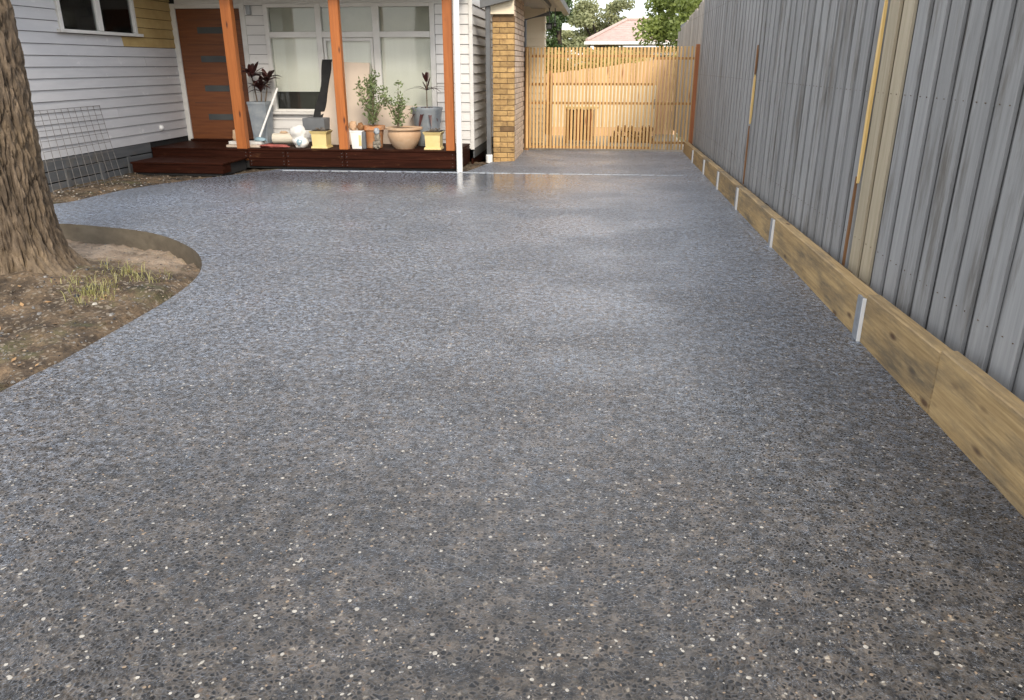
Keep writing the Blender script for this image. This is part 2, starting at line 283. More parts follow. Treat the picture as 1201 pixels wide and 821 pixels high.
# ------------------------------------------------------------------ mesh helpers
class MB:
    def __init__(s): s.v = []; s.f = []; s.mi = []; s.cur = 0
    def face(s, pts):
        n = len(s.v); s.v += [tuple(p) for p in pts]; s.f.append(tuple(range(n, n+len(pts)))); s.mi.append(s.cur)
    def poly(s, verts, faces):
        n = len(s.v); s.v += [tuple(p) for p in verts]
        for f in faces: s.f.append(tuple(i+n for i in f)); s.mi.append(s.cur)
    def hexa(s, p):   # 8 points: bottom 4 ccw, top 4 ccw
        s.poly(p, [(3, 2, 1, 0), (4, 5, 6, 7), (0, 1, 5, 4), (1, 2, 6, 5), (2, 3, 7, 6), (3, 0, 4, 7)])
    def box(s, a, b):
        (x0, y0, z0), (x1, y1, z1) = a, b
        s.hexa([(x0, y0, z0), (x1, y0, z0), (x1, y1, z0), (x0, y1, z0), (x0, y0, z1), (x1, y0, z1), (x1, y1, z1), (x0, y1, z1)])
    def cbox(s, a, b, c=.004):   # box with chamfered edges
        bm = bmesh.new(); bmesh.ops.create_cube(bm, size=1)
        for v in bm.verts: v.co = Vector([(a[i]+b[i])/2 + v.co[i]*(b[i]-a[i]) for i in range(3)])
        bmesh.ops.bevel(bm, geom=list(bm.edges), offset=c, segments=1, affect='EDGES')
        bm.verts.index_update(); s.poly([v.co.copy() for v in bm.verts], [[v.index for v in f.verts] for f in bm.faces]); bm.free()
    def tube(s, pts, rad, n=8, cap=True):
        pts = [Vector(p) for p in pts]; rings = []; rr = rad if isinstance(rad, (list, tuple)) else [rad]*len(pts)
        for i, p in enumerate(pts):
            d = (pts[min(i+1, len(pts)-1)]-pts[max(i-1, 0)]).normalized()
            u = d.cross(Vector((0, 0, 1)) if abs(d.z) < .9 else Vector((1, 0, 0))).normalized(); w = d.cross(u)
            rings.append([p+u*cos(2*pi*k/n)*rr[i]+w*sin(2*pi*k/n)*rr[i] for k in range(n)])
        vs = [q for r in rings for q in r]; fs = []
        for i in range(len(pts)-1):
            for k in range(n): fs.append((i*n+k, i*n+(k+1) % n, (i+1)*n+(k+1) % n, (i+1)*n+k))
        if cap: fs.append(tuple(range(n))[::-1]); fs.append(tuple(range((len(pts)-1)*n, len(pts)*n)))
        s.poly(vs, fs)
    def lathe(s, c, prof, n=28, wob=0, seg=None, sq=0):
        vs = []; fs = []
        for (r, z) in prof:
            for k in range(n):
                a = 2*pi*k/n+ (pi/4 if sq else 0); q = r*(1+wob*noise.noise(Vector((cos(a)*2, sin(a)*2, z*9))))
                vs.append((c[0]+q*cos(a), c[1]+q*sin(a), c[2]+z))
        for i in range(len(prof)-1):
            for k in range(n): fs.append((i*n+k, i*n+(k+1) % n, (i+1)*n+(k+1) % n, (i+1)*n+k))
        fs.append(tuple(range(n))[::-1]); fs.append(tuple(range((len(prof)-1)*n, len(prof)*n)))
        s.poly(vs, fs)
    def mesh(s, name, mats, loc=(0, 0, 0), smooth=False):
        me = bpy.data.meshes.new(name); L = Vector(loc)
        me.from_pydata([Vector(v)-L for v in s.v], [], s.f)
        for q in (mats if isinstance(mats, list) else [mats]): me.materials.append(m[q])
        if any(s.mi): me.polygons.foreach_set('material_index', s.mi)
        if smooth: me.polygons.foreach_set('use_smooth', [True]*len(me.polygons))
        me.update()
        if smooth: me.set_sharp_from_angle(angle=radians(42))
        return me
def tag(o, label=None, cat=None, group=None, kind=None):
    if label: o['label'] = label
    if cat: o['category'] = cat
    if group: o['group'] = group
    if kind: o['kind'] = kind
    return o
def link(name, data, loc=(0, 0, 0), parent=None, rot=(0, 0, 0), sc=(1, 1, 1)):
    o = bpy.data.objects.new(name, data); COL.objects.link(o)
    L = Vector(loc)
    if parent is not None:
        L = L - Vector(parent['_w']) ; o.parent = parent
    o.location = L; o.rotation_euler = rot; o.scale = sc; o['_w'] = tuple(loc); return o
def thing(name, label, cat, loc, group=None):
    o = link(name, None, loc); o.empty_display_size = .1; return tag(o, label, cat, group)
def part(T, name, mb, mat, smooth=False, kind=None, label=None):
    w = tuple(T['_w']); o = link(name, mb.mesh(name, mat, w, smooth), w, T); return tag(o, label=label, kind=kind)
def solo(name, mb, mat, loc, label=None, cat=None, group=None, kind=None, smooth=False):
    return tag(link(name, mb.mesh(name, mat, loc, smooth), loc), label, cat, group, kind)
def smooth_ang(o):
    for p in o.data.polygons: p.use_smooth = True

# ------------------------------------------------------------------ ground
mb = MB(); mb.face([(-300, -200, -.22), (300, -200, -.22), (300, 600, -.22), (-300, 600, -.22)])
solo('ground', mb, 'lawn', (0, 0, 0), kind='structure')

isl = [(-2.96, -1.0), (-2.95, 1.2), (-2.96, 3.2), (-2.94, 3.6), (-2.95, 4.3), (-2.97, 4.8), (-3.03, 5.25), (-3.13, 5.6), (-3.30, 5.95), (-3.52, 6.27), (-3.80, 6.56), (-4.15, 6.85), (-4.53, 7.06), (-5.0, 7.2), (-5.6, 7.31), (-6.6, 7.2), (-8.0, 6.95), (-11.0, 6.6)]
far = [(-11.0, 7.5), (-8.2, 7.75), (-7.3, 8.0), (-6.41, 8.4), (-6.28, 9.0), (-6.2, 9.58), (-5.95, 10.2), (-5.49, 11.05), (-5.2, 11.5), (-5.0, 11.82), (-2.02, 11.84), (-1.93, 12.3), (-1.80, 13.1), (-1.42, 13.28), (-1.42, 15.1)]
outline = isl + far + [(1.6, 15.1), (1.6, -4.0), (-2.96, -4.0)]
def slab(pts, z0, z1):
    P = [Vector((x, y, 0)) for x, y in pts]; tri = geometry.tessellate_polygon([P]); b = MB(); n = len(P)
    top = []
    for t in tri:
        a, c, d = [P[i] for i in t]
        if (c-a).cross(d-a).z < 0: t = (t[0], t[2], t[1])
        top.append(t)
    b.poly([(p.x, p.y, z1) for p in P], top)
    b.cur = 1
    ar = sum(P[i].x*P[(i+1) % n].y-P[(i+1) % n].x*P[i].y for i in range(n))
    for i in range(n):
        a, c = P[i], P[(i+1) % n]
        q = [(a.x, a.y, z0), (c.x, c.y, z0), (c.x, c.y, z1), (a.x, a.y, z1)]
        b.face(q if ar > 0 else q[::-1])
    return b
def smooth_curve(pts, k=4):
    out = []
    for i in range(len(pts)-1):
        p0, p1, p2, p3 = [Vector(pts[max(0, min(len(pts)-1, j))]) for j in (i-1, i, i+1, i+2)]
        for s in range(k):
            t = s/k; out.append(tuple(.5*((2*p1)+(-p0+p2)*t+(2*p0-5*p1+4*p2-p3)*t*t+(-p0+3*p1-3*p2+p3)*t**3)))
    out.append(pts[-1]); return out
isl_s = smooth_curve(isl); far_s = smooth_curve(far[:10]) + far[10:]
outline = isl_s + far_s + [(1.6, 15.1), (1.6, -4.0), (-2.96, -4.0)]
dr = solo('driveway', slab(outline, -.215, 0), ['drive', 'edge'], (0, 0, 0), kind='structure')

def inside(x, y, poly):
    c = False; n = len(poly)
    for i in range(n):
        (x1, y1), (x2, y2) = poly[i], poly[(i+1) % n]
        if (y1 > y) != (y2 > y) and x < (x2-x1)*(y-y1)/(y2-y1)+x1: c = not c
    return c
def dist_edge(x, y, pl):
    best = 9
    for i in range(len(pl)-1):
        (x1, y1), (x2, y2) = pl[i], pl[i+1]; dx, dy = x2-x1, y2-y1
        t = max(0, min(1, ((x-x1)*dx+(y-y1)*dy)/(dx*dx+dy*dy+1e-9))); best = min(best, math.hypot(x-x1-t*dx, y-y1-t*dy))
    return best
TR = Vector((-4.50, 5.32))
def soil_h(x, y):
    n = noise.noise(Vector((x*3, y*3, 0)))*.035 + noise.noise(Vector((x*9, y*9, 3)))*.030 + noise.noise(Vector((x*30, y*30, 5)))*.008
    if y > 7.9 + max(0, (-6.41-x))*-.3:       # strip by the house
        return -.035 + n*1.0 + .03*max(0, min(1, (-6.3-x)))
    d = math.hypot(x-TR.x, y-TR.y)
    mound = .17*math.exp(-(d/1.0)**2)
    back = max(0, min(1, (y-5.0)/1.3))         # falls away towards the bare concrete edge
    e = dist_edge(x, y, isl_s)
    lip = -(.06+.13*max(0, 1-abs(y-4.95)/.7))*max(0, 1-e/(.16+.06*noise.noise(Vector((x*6, y*6, 9)))))
    return -.035*(1-back) - .185*back + mound + n + lip*(1-back)
def grid(x0, x1, y0, y1, st, fn):
    nx = int((x1-x0)/st)+1; ny = int((y1-y0)/st)+1; b = MB(); vs = [(x0+i*st, y0+j*st, fn(x0+i*st, y0+j*st)) for j in range(ny) for i in range(nx)]
    b.poly(vs, [(j*nx+i, j*nx+i+1, (j+1)*nx+i+1, (j+1)*nx+i) for j in range(ny-1) for i in range(nx-1)]); return b
def soil_fn(x, y):
    h = soil_h(x, y)
    if inside(x, y, outline) and dist_edge(x, y, isl_s+far_s) > .04: return -.205
    return min(h, -.012) if (inside(x, y, outline) or dist_edge(x, y, isl_s+far_s) < .05) else h
b = grid(-7.6, -2.8, -1.0, 7.6, .03, soil_fn)
solo('garden_bed_soil', b, 'soil', (0, 0, 0), kind='structure', smooth=True)
b = grid(-9.0, -1.4, 7.62, 13.4, .06, lambda x, y: (-.17 if inside(x, y, outline) and dist_edge(x, y, far_s) > .05 else min(soil_h(x, y), -.012)))
solo('soil_strip', b, 'soil', (0, 0, 0), kind='structure', smooth=True)

# pebbles on the bed, countless: one stuff object
def pebble(b, x, y, z, r, fl=.6, n=6):
    a0 = R.random()*6.28; st = R.uniform(.45, 1); ca, sa = cos(a0), sin(a0)
    def P(k, rr, zz):
        a = 2*pi*k/n+R.uniform(-.25, .25); u, w = cos(a)*rr, sin(a)*rr*st; return (x+u*ca-w*sa, y+u*sa+w*ca, z+zz)
    lo = [P(k, r, 0) for k in range(n)]; hi = [P(k, r*.6, r*fl) for k in range(n)]
    b.poly(lo+hi, [(k, (k+1) % n, n+(k+1) % n, n+k) for k in range(n)]+[tuple(range(n, 2*n))])
b = MB()
for i in range(3000):
    x = R.uniform(-6.2, -2.98); y = R.uniform(2.2, 7.2)
    if inside(x, y, outline) or math.hypot(x-TR.x, y-TR.y) < .4: continue
    if y > 5.6 and R.random() < .6: continue
    b.cur = R.choices([0, 1, 2, 3], [3, .25, 2.5, 5])[0]; r = R.uniform(.004, .012)*(2.3 if R.random() < .06 else 1)
    pebble(b, x, y, soil_h(x, y)-.002, r)
for i in range(700):
    x = R.uniform(-7.1, -5.0); y = R.uniform(8.3, 11.8)
    if inside(x, y, outline): continue
    b.cur = R.choices([0, 1, 2, 3], [1, 3, 5, 2])[0]; pebble(b, x, y, soil_h(x, y)-.002, R.uniform(.006, .018))
solo('scattered_pebbles', b, ['peb0', 'peb1', 'peb2', 'peb3'], (0, 0, 0), kind='stuff', label='small loose pebbles and crumbs scattered over the brown soil', cat='pebbles')
b = MB()
for i in range(420):
    x = R.uniform(-5.6, -3.0); y = R.uniform(3.0, 6.6)
    if i > 330: x = R.uniform(-7.0, -5.7); y = R.uniform(8.6, 11.0)
    if inside(x, y, outline) or math.hypot(x-TR.x, y-TR.y) < .42: continue
    s_ = R.uniform(.010, .032); z0 = soil_h(x, y)-.004
    q = [(x+s_*R.uniform(.6, 1.2)*cos(t), y+s_*R.uniform(.6, 1.2)*sin(t), z0) for t in (0, 1.25, 2.5, 3.8, 5.0)]; ap = (x+R.uniform(-.3, .3)*s_, y+R.uniform(-.3, .3)*s_, z0+s_*R.uniform(.5, 1.0))
    mid = [((u[0]*.75+ap[0]*.25), (u[1]*.75+ap[1]*.25), z0+s_*R.uniform(.3, .6)) for u in q]
    b.poly(q+mid+[ap], [(k_, (k_+1) % 5, 5+(k_+1) % 5, 5+k_) for k_ in range(5)]+[(5+k_, 5+(k_+1) % 5, 10) for k_ in range(5)])
solo('soil_clods', b, 'soil', (0, 0, 0), kind='stuff', label='crumbled clods of brown earth lying on the soil bed', cat='soil clods')
b = MB()
for i in range(90):
    x = R.uniform(-5.4, -3.05); y = R.uniform(3.0, 6.2)
    if inside(x, y, outline) or math.hypot(x-TR.x, y-TR.y) < .5: continue
    a = R.uniform(0, 6.28); L_ = R.uniform(.03, .11); z0 = soil_h(x, y)+.006; b.tube([(x, y, z0), (x+cos(a)*L_*.5, y+sin(a)*L_*.5, z0+.008), (x+cos(a+.3)*L_, y+sin(a+.3)*L_, z0+.004)], .002, 4)
solo('twigs', b, 'twig', (0, 0, 0), kind='stuff', label='short dry twigs strewn over the soil bed', cat='twigs')
# stones standing a millimetre proud of the polished driveway
b = MB()
for i in range(26000):
    y = 1.2+8.3*R.random()**1.25; x = R.uniform(-2.9-(1.6 if y > 6.5 else 0), 1.58)
    if not inside(x, y, outline): continue
    b.cur = R.choices([0, 1, 2, 3], [7, 6.5, 2.8, .8])[0]; r = R.uniform(.003, .0085)*(1+max(0, y-4)*.06)
    if b.cur == 1: r *= R.uniform(.5, 1.25)*(1.25 if R.random() < .12 else 1)
    pebble(b, x, y, -.0005, r, fl=.10, n=7)
solo('exposed_stones', b, ['peb0', 'peb1', 'peb2', 'peb3'], (0, 0, 0), kind='stuff', label='small dark, white and tan stones showing in the wet driveway surface', cat='stones')

# pale chalky line across the slab joint
b = MB(); seg = []
x = -4.9
while x < 1.25:
    w = R.uniform(.10, .28); ln = R.uniform(.75, .98)*w; yy = 11.655+.012*(x+4.9)+R.uniform(-.003, .003); hw = R.uniform(.007, .014)
    b.box((x, yy-hw, .001), (min(x+ln, 1.27), yy+hw, .004)); x += w
solo('chalk_line', b, 'tape', (-1.8, 11.66, 0), label='thin pale blue and white line across the wet driveway in front of the deck', cat='marking line')

# ------------------------------------------------------------------ retaining sleepers
RW = thing('retaining_wall', 'low timber sleeper edging with galvanised posts along the right side of the driveway', 'retaining wall', (1.64, 8, 0))
js = [(.6, 3.46, (.36, .325)), (3.46, 4.48, (.312, .292)), (4.48, 6.99, (.286, .268)), (6.99, 8.91, (.262, .254)), (8.91, 10.43, (.25, .242)), (10.43, 11.9, (.239, .228)), (11.9, 13.4, (.225, .215)), (13.4, 15.05, (.212, .205))]
for i, (a, c, h) in enumerate([(-2.0, .6, (.35, .34))]+js):
    b = MB(); h2 = h
    nseg = max(3, int((c-a)/.25)); P = []
    bm = bmesh.new()
    b.cbox((1.60, a+.004, -.06), (1.675, c-.004, 1.0), .006); b.v = [(v[0], v[1], v[2] if v[2] < .5 else v[2]-1+h[0]+(h[1]-h[0])*(v[1]-a)/(c-a)) for v in b.v]
    part(RW, 'sleeper', b, 'sleeper')
for i, (y, h) in enumerate([(4.48, .262), (6.99, .248), (8.91, .24), (10.43, .225), (11.9, .21), (13.4, .20), (.6, .32)]):
    b = MB(); b.box((1.584, y, 0.0), (1.598, y+.10, h)); p = part(RW, 'steel_post', b, 'galv')
    b = MB(); b.box((1.579, y-.010, .0), (1.599, y-.001, h+.003)); o = link('post_edge', b.mesh('post_edge', 'wpvc', RW['_w']), RW['_w'], RW); o['label'] = 'white edge strip of a sleeper post'
b = grid(1.676, 1.78, -2.0, 15.1, .035, lambda x, y: .265-.007*y+noise.noise(Vector((x*9, y*7, 0)))*.012)
solo('fence_foot_soil', b, 'soil', (0, 0, 0), kind='structure', smooth=True)

# ------------------------------------------------------------------ grey paling fence
FX = 1.78
PF = thing('paling_fence', 'tall weathered grey timber paling fence along the right side of the driveway', 'fence', (FX, 9, .1))
def palm(w, h, t, lean=0, top=0):
    b = MB(); b.hexa([(0, 0, 0), (t, 0, 0), (t, w, 0), (0, w, 0), (0, lean, h), (t, lean, h), (t, w+lean, h+top), (0, w+lean, h+top)]); return b
per = .226; y = .9; k = 0
def ftop(y): return 2.68 if y < 14.6 else 2.68-(y-14.6)*.086
while y < 19.6:
    tp = ftop(y)+R.uniform(-.015, .015) - (.06 if (k % 7 == 3 and y > 14) else 0); z0 = .10+R.uniform(-.02, .01)
    mt = 'paling' if y < 14.9 else 'paling_pale'
    if k in (18, 19): mt = 'paling_tan'
    w = .168+R.uniform(-.01, .01)
    b = palm(.140, tp-z0, .016, R.uniform(-.006, .006)); me = b.mesh('paling', mt)
    link('paling', me, (FX+.002+R.uniform(0, .004), y+w-.038, z0), PF)                   # back layer
    b = palm(w, tp-z0+R.uniform(-.02, .02), .017, R.uniform(-.006, .006)); me = b.mesh('paling', mt)
    link('paling', me, (FX-.0175-R.uniform(0, .004), y, z0), PF)                # front layer
    y += per; k += 1
for z in (.42, 1.35, 2.35):
    b = MB(); b.box((FX+.024, .9, z), (FX+.062, 19.6, z+.075)); part(PF, 'rail', b, 'paling')
for i in range(8):
    b = MB(); yy = 1.0+i*2.6; b.box((FX+.063, yy, 0), (FX+.163, yy+.1, ftop(yy)-.1)); part(PF, 'fence_post', b, 'paling')
b = MB()
for i in range(75):
    for zz in (.455, 1.385, 2.385):
        for q in (.04, .13):
            yy = .9+i*per+q; x0 = FX-.0235; r_ = .003
            b.poly([(x0, yy+r_*cos(a), zz+R.uniform(0, .002)+r_*sin(a)) for a in (0, 1.05, 2.1, 3.14, 4.19, 5.24)]+[(x0+.006, yy+r_*cos(a), zz+r_*sin(a)) for a in (0, 1.05, 2.1, 3.14, 4.19, 5.24)], [(5, 4, 3, 2, 1, 0)]+[(k_, (k_+1) % 6, 6+(k_+1) % 6, 6+k_) for k_ in range(6)])
part(PF, 'nail_heads', b, 'twig', kind='stuff')
# the split, unweathered edges
def sliver(y, z0, z1, w, mat, lab, name='split_batten'):
    b = MB(); n = 9; L = []; Rr = []
    for i in range(n):
        t = i/(n-1); ww = w*(.08+.92*sin(pi*min(1, .04+t*.93))**.6) ; j = R.uniform(-.003, .003)
        L.append((y+j-ww*.5, z0+(z1-z0)*t)); Rr.append((y+j+ww*.5, z0+(z1-z0)*t))
    vs = []
    for (a, z), (c, _) in zip(L, Rr): vs += [(FX-.034, a, z), (FX-.034, c, z), (FX-.018, c, z), (FX-.018, a, z)]
    fs = [(0, 1, 2, 3)]
    for i in range(n-1):
        q = 4*i
        for e in range(4): fs.append((q+e, q+(e+1) % 4, q+4+(e+1) % 4, q+4+e))
    fs.append((4*n-4, 4*n-3, 4*n-2, 4*n-1)); b.poly(vs, fs)
    p = part(PF, name, b, mat); p['label'] = lab
sliver(5.43, .80, 1.97, .045, 'raw', 'bright yellow freshly split batten on the fence')
sliver(5.46, .15, .84, .030, 'rust', 'rusty brown stained foot of the split batten')
sliver(9.50, .90, 1.45, .075, 'raw', 'short orange split patch further along the fence')
sliver(9.50, 1.42, 1.76, .05, 'rust', 'brown stained strip above the far split patch')
sliver(9.52, .2, .88, .06, 'rust', 'brown stained strip below the far split patch')

# ------------------------------------------------------------------ slatted gate
GY = 15.12
G = thing('slatted_gate', 'yellow pine vertical slat gate closing the end of the driveway', 'gate', (.15, GY, 0))
for y0, nm in ((-1.41, 'a'), (1.70, 'b')):
    pass
b = MB(); b.cbox((1.695, GY-.05, -.05), (1.775, GY+.05, 1.90), .004); part(G, 'gate_post', b, 'gpost')['label'] = 'reddish gate post against the grey fence'
b = MB(); b.cbox((-1.425, GY+.005, -.05), (-1.35, GY+.08, 1.86), .004); part(G, 'gate_post', b, 'slat_rail')
sp = .0655; x = -1.40; i = 0
slm = []
for q in range(4):
    b = MB(); b.cbox((-.0195, -.012, 0), (.0195, .012, 1.0), .002); slm.append(b.mesh('slat', 'slat'))
while x < 1.69:
    leaf2 = x > .985
    zt = 1.85+(.015 if leaf2 else 0)+R.uniform(-.004, .004)
    link('slat', R.choice(slm), (x+.021, GY-.02+(0.012 if leaf2 else 0), .035), G, sc=(1.0 if not leaf2 else .88, 1, zt-.035))
    x += sp; i += 1
for (xa, xb, zs) in ((-1.34, .97, (.06, .87, 1.21, 1.70)), (.985, 1.68, (.16, .87, 1.66))):
    for z in zs:
        b = MB(); b.cbox((xa, GY+.012, z-.022), (xb, GY+.05, z+.022), .002); part(G, 'rail', b, 'slat_rail')
b = MB(); b.cbox((-.965, GY+.052, .03), (-.90, GY+.10, 1.36), .003); part(G, 'stile', b, 'slat_rail')
b = MB(); b.cbox((1.0, GY-.045, .78), (1.012, GY-.035, .95), .001); part(G, 'latch', b, 'greypipe')

# ------------------------------------------------------------------ yard behind the gate
mb = MB(); mb.box((-2.1, 15.11, -.15), (1.78, 19.3, -.012)); solo('yard_paving', mb, 'conc', (0, 0, 0), kind='structure')
T = thing('garden_wall', 'cream rendered low wall seen through the gate slats', 'wall', (.06, 18.65, 0))
for x0 in (-1.17, -.56, .05, .66):
    b = MB(); b.cbox((x0, 18.6, .18), (x0+.604, 18.68, 1.11), .004); part(T, 'panel', b, 'wallcream' if 'wallcream' in m else 'cream')
b = MB(); b.cbox((-1.17, 18.57, -.02), (1.27, 18.68, .176), .004); part(T, 'plinth', b, 'rearfence')
T = thing('rear_fence', 'peach timber fence with a sloping top behind the cream garden wall', 'fence', (0, 19.2, 0))
x = -1.5; b = MB()
while x < 1.74:
    b.box((x, 19.15, -.05), (x+.092, 19.17, 1.36+(x+1.17)*.125+R.uniform(-.01, .01))); x += .1
part(T, 'palings', b, 'rearfence', kind='stuff')
b = MB(); b.box((-1.5, 19.18, 1.0), (1.74, 19.22, 1.08)); part(T, 'rail', b, 'slat_rail')
b = MB(); b.box((-1.22, 19.07, -.05), (-1.14, 19.14, 1.42)); part(T, 'fence_post', b, 'gpost')
T = thing('garden_table', 'narrow slatted outdoor table with a pale top behind the gate', 'table', (-.38, 16.8, 0))
b = MB(); b.cbox((-.74, 16.6, .69), (-.03, 17.05, .73), .004); part(T, 'tabletop', b, 'yellowpot')
for sx in (-.70, -.11):
    for sy in (16.63, 16.97):
        b = MB(); b.cbox((sx, sy, -.01), (sx+.045, sy+.045, .689), .003); part(T, 'leg', b, 'slat_rail')
for q in range(5):
    b = MB(); b.cbox((-.62+q*.105, 16.66, .04), (-.60+q*.105+.03, 16.68, .689), .002); part(T, 'slat', b, 'gpost')
b = MB(); b.box((-.65, 16.70, .05), (-.12, 16.95, .66)); part(T, 'under_table_shade', b, 'interior')  # near-black block added as the shade under the tabletop
T = thing('log_pile', 'low brown pile of cut logs behind the right half of the gate', 'log pile', (.7, 17.2, 0))
for r_, (n_, x0) in enumerate([(7, .28), (6, .35), (3, .42), (2, .95)]):
    for q in range(n_):
        b = MB(); rad = R.uniform(.05, .065); xc = x0+q*.135; zc = .055+r_*.105 if r_ < 3 else .27
        b.tube([(xc, 16.9, zc), (xc+R.uniform(-.01, .01), 17.25, zc)], rad, 9); part(T, 'log', b, 'rust')

# ------------------------------------------------------------------ weatherboard house
WX, WY, RX = -7.2, 13.15, -2.12
H = thing('weatherboard_house', 'white weatherboard house with porch behind the driveway', 'house', (-4.7, 13.15, 0))
def wb_y(xf, sgn, y0, y1, z, h=.1425, mat='board_shaded'):  # board on a wall whose face looks along +X*sgn
    g = .006; b = MB(); t0, t1 = .024, .006
    b.hexa([(xf, y0, z+g), (xf+sgn*t0, y0, z+g), (xf+sgn*t0, y1, z+g), (xf, y1, z+g), (xf, y0, z+h), (xf+sgn*t1, y0, z+h), (xf+sgn*t1, y1, z+h), (xf, y1, z+h)])
    part(H, 'weatherboard', b, mat)
def wb_x(yf, x0, x1, z, h=.15, mat='board', T=None):    # board on a wall facing -Y
    g = .006; b = MB(); t0, t1 = .024, .006
    b.hexa([(x0, yf-t0, z+g), (x1, yf-t0, z+g), (x1, yf, z+g), (x0, yf, z+g), (x0, yf-t1, z+h), (x1, yf-t1, z+h), (x1, yf, z+h), (x0, yf, z+h)])
    part(T or H, 'weatherboard', b, mat)
# cores
b = MB()
b.box((-13, 8.35, -.1), (WX-.002, 13.3, 2.75)); b.box((-13, WY+.12, -.1), (-7.02, 24, 2.75))
b.box((-7.2, 14.6, -.1), (RX-.002, 24, 2.75)); b.box((RX-.12, WY+.002, .25), (RX-.002, 14.6, 2.75))
b.box((-7.2, WY+.002, 2.5), (RX-.12, WY+.1, 2.75)); b.box((-5.9, WY+.002, 0), (-5.56, WY+.1, 2.5)); b.box((-5.56, WY+.002, 0), (-2.72, WY+.1, .76)); b.box((-2.72, WY+.002, 0), (RX-.12, WY+.1, 2.5))
part(H, 'wall_core', b, 'dark')  # dark core paints the shadow lines between the lapped boards
z = .38; k = 0
while z < 2.74:
    if z+.1425 <= 2.0 or z > 3:
        segs = [(8.35, 13.13)]
        if k == 3: segs = [(8.35, 11.2), (11.204, 13.13)]
        if k == 8: segs = [(8.35, 12.15), (12.155, 13.13)]
    else: segs = [(8.35, 10.22), (12.03, 13.13)]
    for (a, c) in segs:
        # the patch left in yellow primer: upper boards between the window and the door
        if z > 1.76 and c > 13:
            s0 = 12.03 if z >= 1.86 else 11.62
            if a < s0: wb_y(WX, 1, a, s0-.002, z)
            wb_y(WX, 1, max(a, s0), c, z, mat='primer')
        else: wb_y(WX, 1, a, c, z)
    z += .1425; k += 1
# charcoal base boards and dark gaps
for (z0, z1) in ((.235, .375), (.085, .215), (-.06, .065)):
    b = MB(); b.cbox((WX+.001, 8.35, z0), (WX+.022, 11.9, z1), .002); part(H, 'base_board', b, 'plinth')
for yy in (9.0, 9.75, 10.5, 11.2):
    b = MB(); b.box((WX+.023, yy, -.08), (WX+.05, yy+.07, .23)); part(H, 'base_batten', b, 'plinth')
# left wall window
wn = part(H, 'window', MB(), 'white')
def cb(a, c, ch=.003): q = MB(); q.cbox(a, c, ch); return q
def sub(P, name, mb, mat, label=None):
    w = tuple(P['_w']); o = link(name, mb.mesh(name, mat, w), w, P)
    if label: o['label'] = label
    return o
b = MB(); b.cbox((WX+.001, 10.22, 2.0), (WX+.045, 10.29, 2.74)); b.cbox((WX+.001, 11.96, 2.0), (WX+.045, 12.03, 2.74)); b.cbox((WX+.001, 11.06, 2.005), (WX+.043, 11.17, 2.74)); b.cbox((WX+.001, 10.29, 2.66), (WX+.04, 11.96, 2.73))
w1 = part(H, 'window', b, 'white'); bpy.data.objects.remove(wn)
sub(w1, 'sill', cb((WX+.001, 10.16, 1.955), (WX+.085, 12.1, 1.998)), 'white')
for (a, c) in ((10.29, 11.06), (11.17, 11.96)):
    b = MB(); b.box((WX+.004, a, 2.0), (WX+.010, c, 2.66)); sub(w1, 'pane', b, 'glass')
b = MB(); b.box((WX-.001, 10.29, 2.0), (WX+.002, 11.96, 2.66)); sub(w1, 'dark_backing', b, 'darkglassroom')  # near-black sheet behind the panes stands in for the unlit room
# tap cover
b = MB(); b.lathe((0, 0, 0), [(.045, 0), (.048, .02), (.03, .04), (.012, .05)], 14); me = b.mesh('tap_cover', 'wpvc', smooth=False)
link('tap_cover', me, (WX+.022, 12.28, .58), H, rot=(0, pi/2, 0))
# front wall boards
z = .36-.15
while z < 2.7:
    h = .15
    wb_x(WY, -5.898, -5.575, z, h)
    if z < .7: wb_x(WY, -5.573, -2.707, z, h if z < .6 else .11)
    elif z > 2.4: wb_x(WY, -5.573, -2.707, z, h); wb_x(WY, -7.1, -5.902, z, h)
    wb_x(WY, -2.705, RX-.03, z, h)
    wb_y(RX, 1, WY+.01, 16.6, z, .15, 'board')
    z += .15
b = MB(); b.cbox((RX-.032, WY-.035, .2), (RX+.030, WY+.008, 2.75), .003); part(H, 'corner_trim', b, 'white')
b = MB(); b.cbox((RX+.001, WY+.01, .06), (RX+.022, 16.5, .205), .002); part(H, 'base_board', b, 'plinth')
b = MB(); b.cbox((RX-.03, WY+.01, -.1), (RX-.005, 16.5, .05), .002); part(H, 'base_board', b, 'deck')
# door
b = MB(); b.cbox((-7.10, WY-.012, .33), (-5.99, WY+.03, 2.42), .003); D = part(H, 'door', b, 'door')
for i, zc in enumerate((.70, 1.17, 1.64, 2.09)):
    b = MB(); b.cbox((-6.76, WY-.018, zc-.05), (-6.13, WY-.013, zc+.05), .001); sub(D, 'glass_strip', b, 'strip')
for zc in (.935, 1.405, 1.865, 2.25):
    b = MB(); b.box((-6.975, WY-.0145, zc-.003), (-5.995, WY-.0125, zc+.003)); sub(D, 'groove', b, 'interior')
b = MB(); b.tube([(-6.07, WY-.06, 1.25), (-6.07, WY-.06, 1.45)], .012, 8); sub(D, 'handle', b, 'galv')
b = MB(); b.cbox((-7.19, WY-.03, .3), (-7.105, WY+.05, 2.50), .003); b.cbox((-5.985, WY-.03, .3), (-5.90, WY+.05, 2.50), .003); b.cbox((-7.10, WY-.028, 2.425), (-5.985, WY+.05, 2.495), .003)
part(H, 'door_frame', b, 'white')
b = MB(); b.cbox((-7.1, WY-.12, .303), (-5.9, WY-.001, .335), .003); part(H, 'door_sill', b, 'deck')
